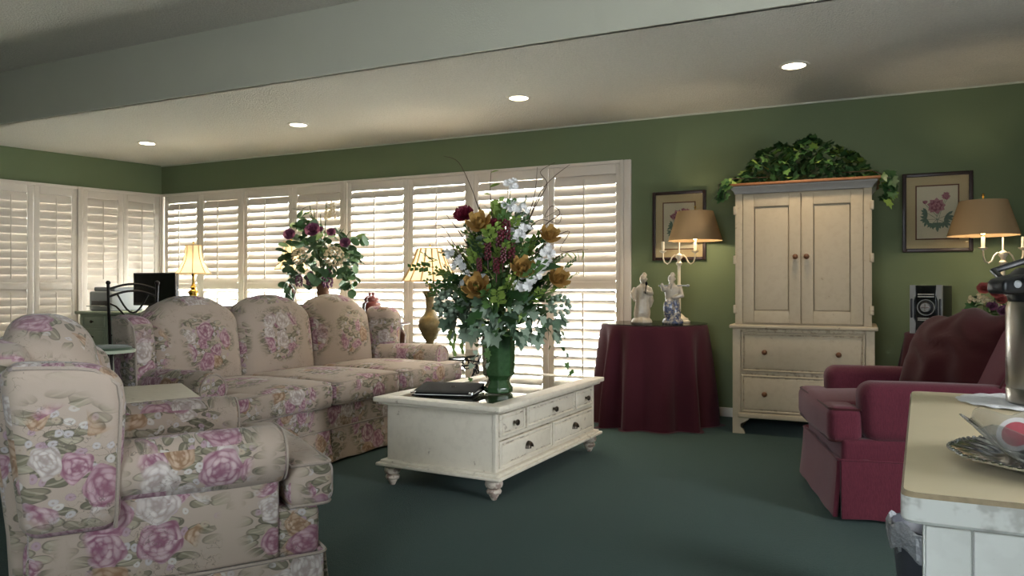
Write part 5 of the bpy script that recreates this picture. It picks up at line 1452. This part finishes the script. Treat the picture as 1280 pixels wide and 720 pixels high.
# ------------------------------------------------------------------ topiary arrangement on the console
def topiary():
    t = thing('plum_flower_arrangement', 'trailing eucalyptus arrangement with plum blooms standing behind the sofa', 'flowers', (-4.47, 5.46, 0.722), 0)
    rd = random.Random(33)
    RX = Vector((0.906, 0.4234, 0)); FW = Vector((-0.4234, 0.906, 0)); k = 6.85 / 930
    def Q(x, y, tw): return RX * ((x - 399) * k) + Vector((0, 0, (360 - y) * k + 1.03 - 0.722)) - FW * tw
    b = MB(); b.lathe([(0.085, 0), (0.10, 0.02), (0.085, 0.035), (0.04, 0.06), (0.045, 0.10), (0.052, 0.2), (0.06, 0.36), (0.068, 0.40), (0.06, 0.41)], 24); b.obj('pedestal_vase', 'wicker', t)
    rose = rose_mesh('petal_plum'); hyd = cluster_mesh('petal_cream', 50, 1, 0.16)
    for (x, y, s) in ((368, 297, 0.060), (396, 292, 0.075), (435, 307, 0.055), (418, 294, 0.045), (405, 290, 0.03)): link('plum_bloom', rose, t, Q(x, y, 0.25), aimz(-FW + Vector((0, 0, 0.5)), rd.uniform(0, 6)), s)
    for (x, y, s) in ((420, 322, 0.085), (378, 322, 0.065)): link('hydrangea', hyd, t, Q(x, y, 0.22), aimz(-FW + Vector((0, 0, 0.3))), s)
    grp = cluster_mesh('petal_plum', 40, 1, 0.25, 1.6)
    for (x, y, s) in ((408, 350, 0.045), (387, 350, 0.035), (373, 352, 0.03)): link('grape_bunch', grp, t, Q(x, y, 0.10), (0, 0, 0), (s, s, s * 1.3))
    spots = []
    for _ in range(160):
        a = rd.uniform(0, 6.28); r = rd.uniform(0.2, 1.0)
        x = 398 + 42 * r * math.cos(a); y = 318 - 30 * r * math.sin(a); spots.append((Q(x, y, rd.uniform(-0.1, 0.2)), RX * (x - 398) * 0.02 + Vector((0, 0, (318 - y) * 0.015)) - FW * rd.uniform(0, 0.8)))
    for (x0, y0, x1, y1, n) in ((360, 325, 358, 370, 16), (370, 330, 356, 362, 12), (378, 290, 376, 262, 12), (372, 285, 384, 268, 8), (428, 330, 438, 368, 18), (440, 320, 432, 360, 12), (432, 300, 458, 294, 8), (436, 316, 452, 332, 6), (358, 318, 345, 331, 5), (384, 342, 386, 356, 8), (426, 300, 412, 286, 8)):
        for i in range(n):
            f = i / n; x = x0 + (x1 - x0) * f + rd.uniform(-4, 4); y = y0 + (y1 - y0) * f + rd.uniform(-3, 3)
            spots.append((Q(x, y, rd.uniform(0.0, 0.16)), Vector((rd.uniform(-1, 1), rd.uniform(-1, 1), rd.uniform(-1, 0.4)))))
    leafcloud(t, spots, [('round', 'leaf_euca'), ('round', 'leaf_euca'), ('round', 'leaf_mid')], 0.084, rd)
    b = MB()
    for (x, y) in ((376, 262), (384, 266), (458, 294), (452, 330), (345, 331), (358, 370), (438, 368), (410, 258), (398, 272), (386, 356)):
        p = Q(x, y, 0.06); m = Q(398 + (x - 398) * 0.6, min(y, 318) - 4, 0.06); b.tube([(0, 0, 0.38), tuple(m), tuple(p)], 0.004, 5)
    b.obj('stems', 'stem_green', t)
    for (x, y) in ((412, 262), (406, 268), (416, 268)): link('pale_spray', lm('spray', 'petal_cream'), t, Q(x, y + 10, 0.05), aim((0.1, 0, 1), rd.uniform(-1, 1)), 0.14)
topiary()

# ------------------------------------------------------------------ ivy on top of the armoire
def ivy():
    t = thing('ivy_plant', 'dense trailing green ivy mounded on top of the armoire', 'ivy', (-0.365, 5.72, 1.765), 0)
    rd = random.Random(8); spots = []
    def hgt(u): return 0.25 * max(0.0, 1 - abs(u * 1.08) ** 3.2) * (1 + 0.10 * math.sin(9 * u) + 0.06 * math.sin(17 * u + 1))
    for _ in range(250):
        u = rd.uniform(-1, 1); h = hgt(u) + 0.03; k = rd.random() ** 0.5
        x = 0.44 * u; y = -0.22 * math.cos(k * 1.45) + rd.uniform(-0.02, 0.02); z = 0.015 + h * math.sin(k * 1.5)
        spots.append(((x, y, z), Vector((u * 0.5, -0.9, 0.25 + 0.5 * k - rd.random() * 0.7))))
    for _ in range(26):   # trailing strands at both ends
        f = rd.random(); spots.append(((-0.46 - 0.08 * f + rd.uniform(-.03, .03), -0.30 + rd.uniform(-.03, .03), 0.02 - 0.12 * f), Vector((-0.5, -0.6, -0.6))))
        f = rd.random(); spots.append(((0.51 + rd.uniform(-.02, .05), -0.22 + rd.uniform(-.05, .05), 0.05 - 0.22 * f), Vector((0.5, -0.5, -0.7))))
    kinds = [('ivy', 'leaf_dark'), ('ivy', 'leaf_dark'), ('ivy', 'leaf_mid'), ('ivy', 'leaf_mid'), ('ivy', 'leaf_light')]
    leafcloud(t, spots[:300], kinds, 0.062, rd)
    b = MB()   # inner foliage behind the outer leaves
    for _ in range(420):
        u = rd.uniform(-1, 1); h = hgt(u); k = rd.random(); p = Vector((0.42 * u, rd.uniform(-0.17, 0.15), 0.01 + h * 0.92 * k)); d = Vector((rd.uniform(-1, 1), rd.uniform(-1, 0.3), rd.uniform(-0.5, 1))).normalized(); n = d.orthogonal().normalized() * 0.02
        b.add([p, p + d * 0.03 + n, p + d * 0.065, p + d * 0.03 - n], [(0, 1, 2, 3)])
    o = b.obj('inner_foliage', 'leaf_dark', t, smooth=False); o['kind'] = 'stuff'
    b = MB()
    for s, x1, z1 in ((-1, -0.545, -0.10), (-1, -0.50, -0.12), (1, 0.54, -0.18), (1, 0.53, -0.10)): b.tube([(s * 0.2, -0.1, 0.06), (s * 0.44, -0.27, 0.04), (x1, -0.30 if s < 0 else -0.22, 0.0), (x1, -0.31 if s < 0 else -0.22, z1)], 0.003, 5)
    b.tube([(-0.3, 0, 0.005), (0, 0.02, 0.02), (0.3, 0, 0.005)], 0.006, 5); b.obj('vines', 'stem_brown', t)
ivy()

# ------------------------------------------------------------------ small flower basket behind the throw pillow
def basket():
    t = thing('flower_basket', 'small wicker basket of rust red flowers behind the throw pillow', 'flowers', (0.735, 5.36, 0.736), 0)
    rd = random.Random(14)
    b = MB(); n = 28
    for i in range(7):
        z = 0.008 + 0.016 * i; r = 0.07 + 0.006 * i
        b.tube([((r + 0.004 * (1 if (j + i) % 2 else -1)) * math.cos(2 * math.pi * j / n), (r + 0.004 * (1 if (j + i) % 2 else -1)) * math.sin(2 * math.pi * j / n), z) for j in range(n)], 0.008, 5, closed=True)
    b.obj('basket', 'wicker', t)
    red = rose_mesh('petal_rose'); plum = rose_mesh('petal_plum'); cream = blossom_mesh('petal_cream')
    for (x, z, s, m) in ((-0.045, 0.285, 0.042, red), (0.01, 0.26, 0.042, red), (-0.065, 0.235, 0.028, cream), (-0.03, 0.215, 0.03, cream), (-0.10, 0.225, 0.026, cream), (0.03, 0.22, 0.035, red), (-0.11, 0.125, 0.05, plum), (0.04, 0.15, 0.04, plum), (0.10, 0.2, 0.04, red), (-0.01, 0.18, 0.035, plum)):
        link('bloom', m, t, (x * 1.15, -0.05, z), aimz((x * 3, -1, 0.5), rd.uniform(0, 6)), s)
    spots = [((rd.uniform(-0.13, 0.13), rd.uniform(-0.06, 0.05), rd.uniform(0.08, 0.24)), (rd.uniform(-1, 1), -0.6, rd.uniform(-0.3, 0.8))) for _ in range(36)]
    leafcloud(t, spots, [('ivy', 'leaf_dark'), ('lance', 'leaf_mid')], 0.06, rd)
    b = MB()
    for i in range(8): b.tube([(0, 0, 0.02), (rd.uniform(-.06, .06), 0, 0.12), (rd.uniform(-.11, .11), -0.04, rd.uniform(0.15, 0.26))], 0.003, 5)
    b.obj('stems', 'stem_green', t)
basket()
# small green sprig on the end table behind the armchair wing
def sprig():
    t = thing('small_plant', 'tiny green potted sprig on the end table by the armchair wing', 'plant', (-3.02, 2.02, 0.571), 0)
    rd = random.Random(2)
    b = MB(); b.lathe([(0.025, 0), (0.035, 0.03), (0.036, 0.035), (0.03, 0.033)], 14); b.obj('pot', 'grey_plastic', t)
    leafcloud(t, [((rd.uniform(-.03, .03), rd.uniform(-.03, .03), 0.04 + rd.uniform(0, .02)), (rd.uniform(-1, 1), rd.uniform(-1, 1), 0.5)) for _ in range(16)], [('lance', 'leaf_mid'), ('ivy', 'leaf_dark')], 0.05, rd)
sprig()
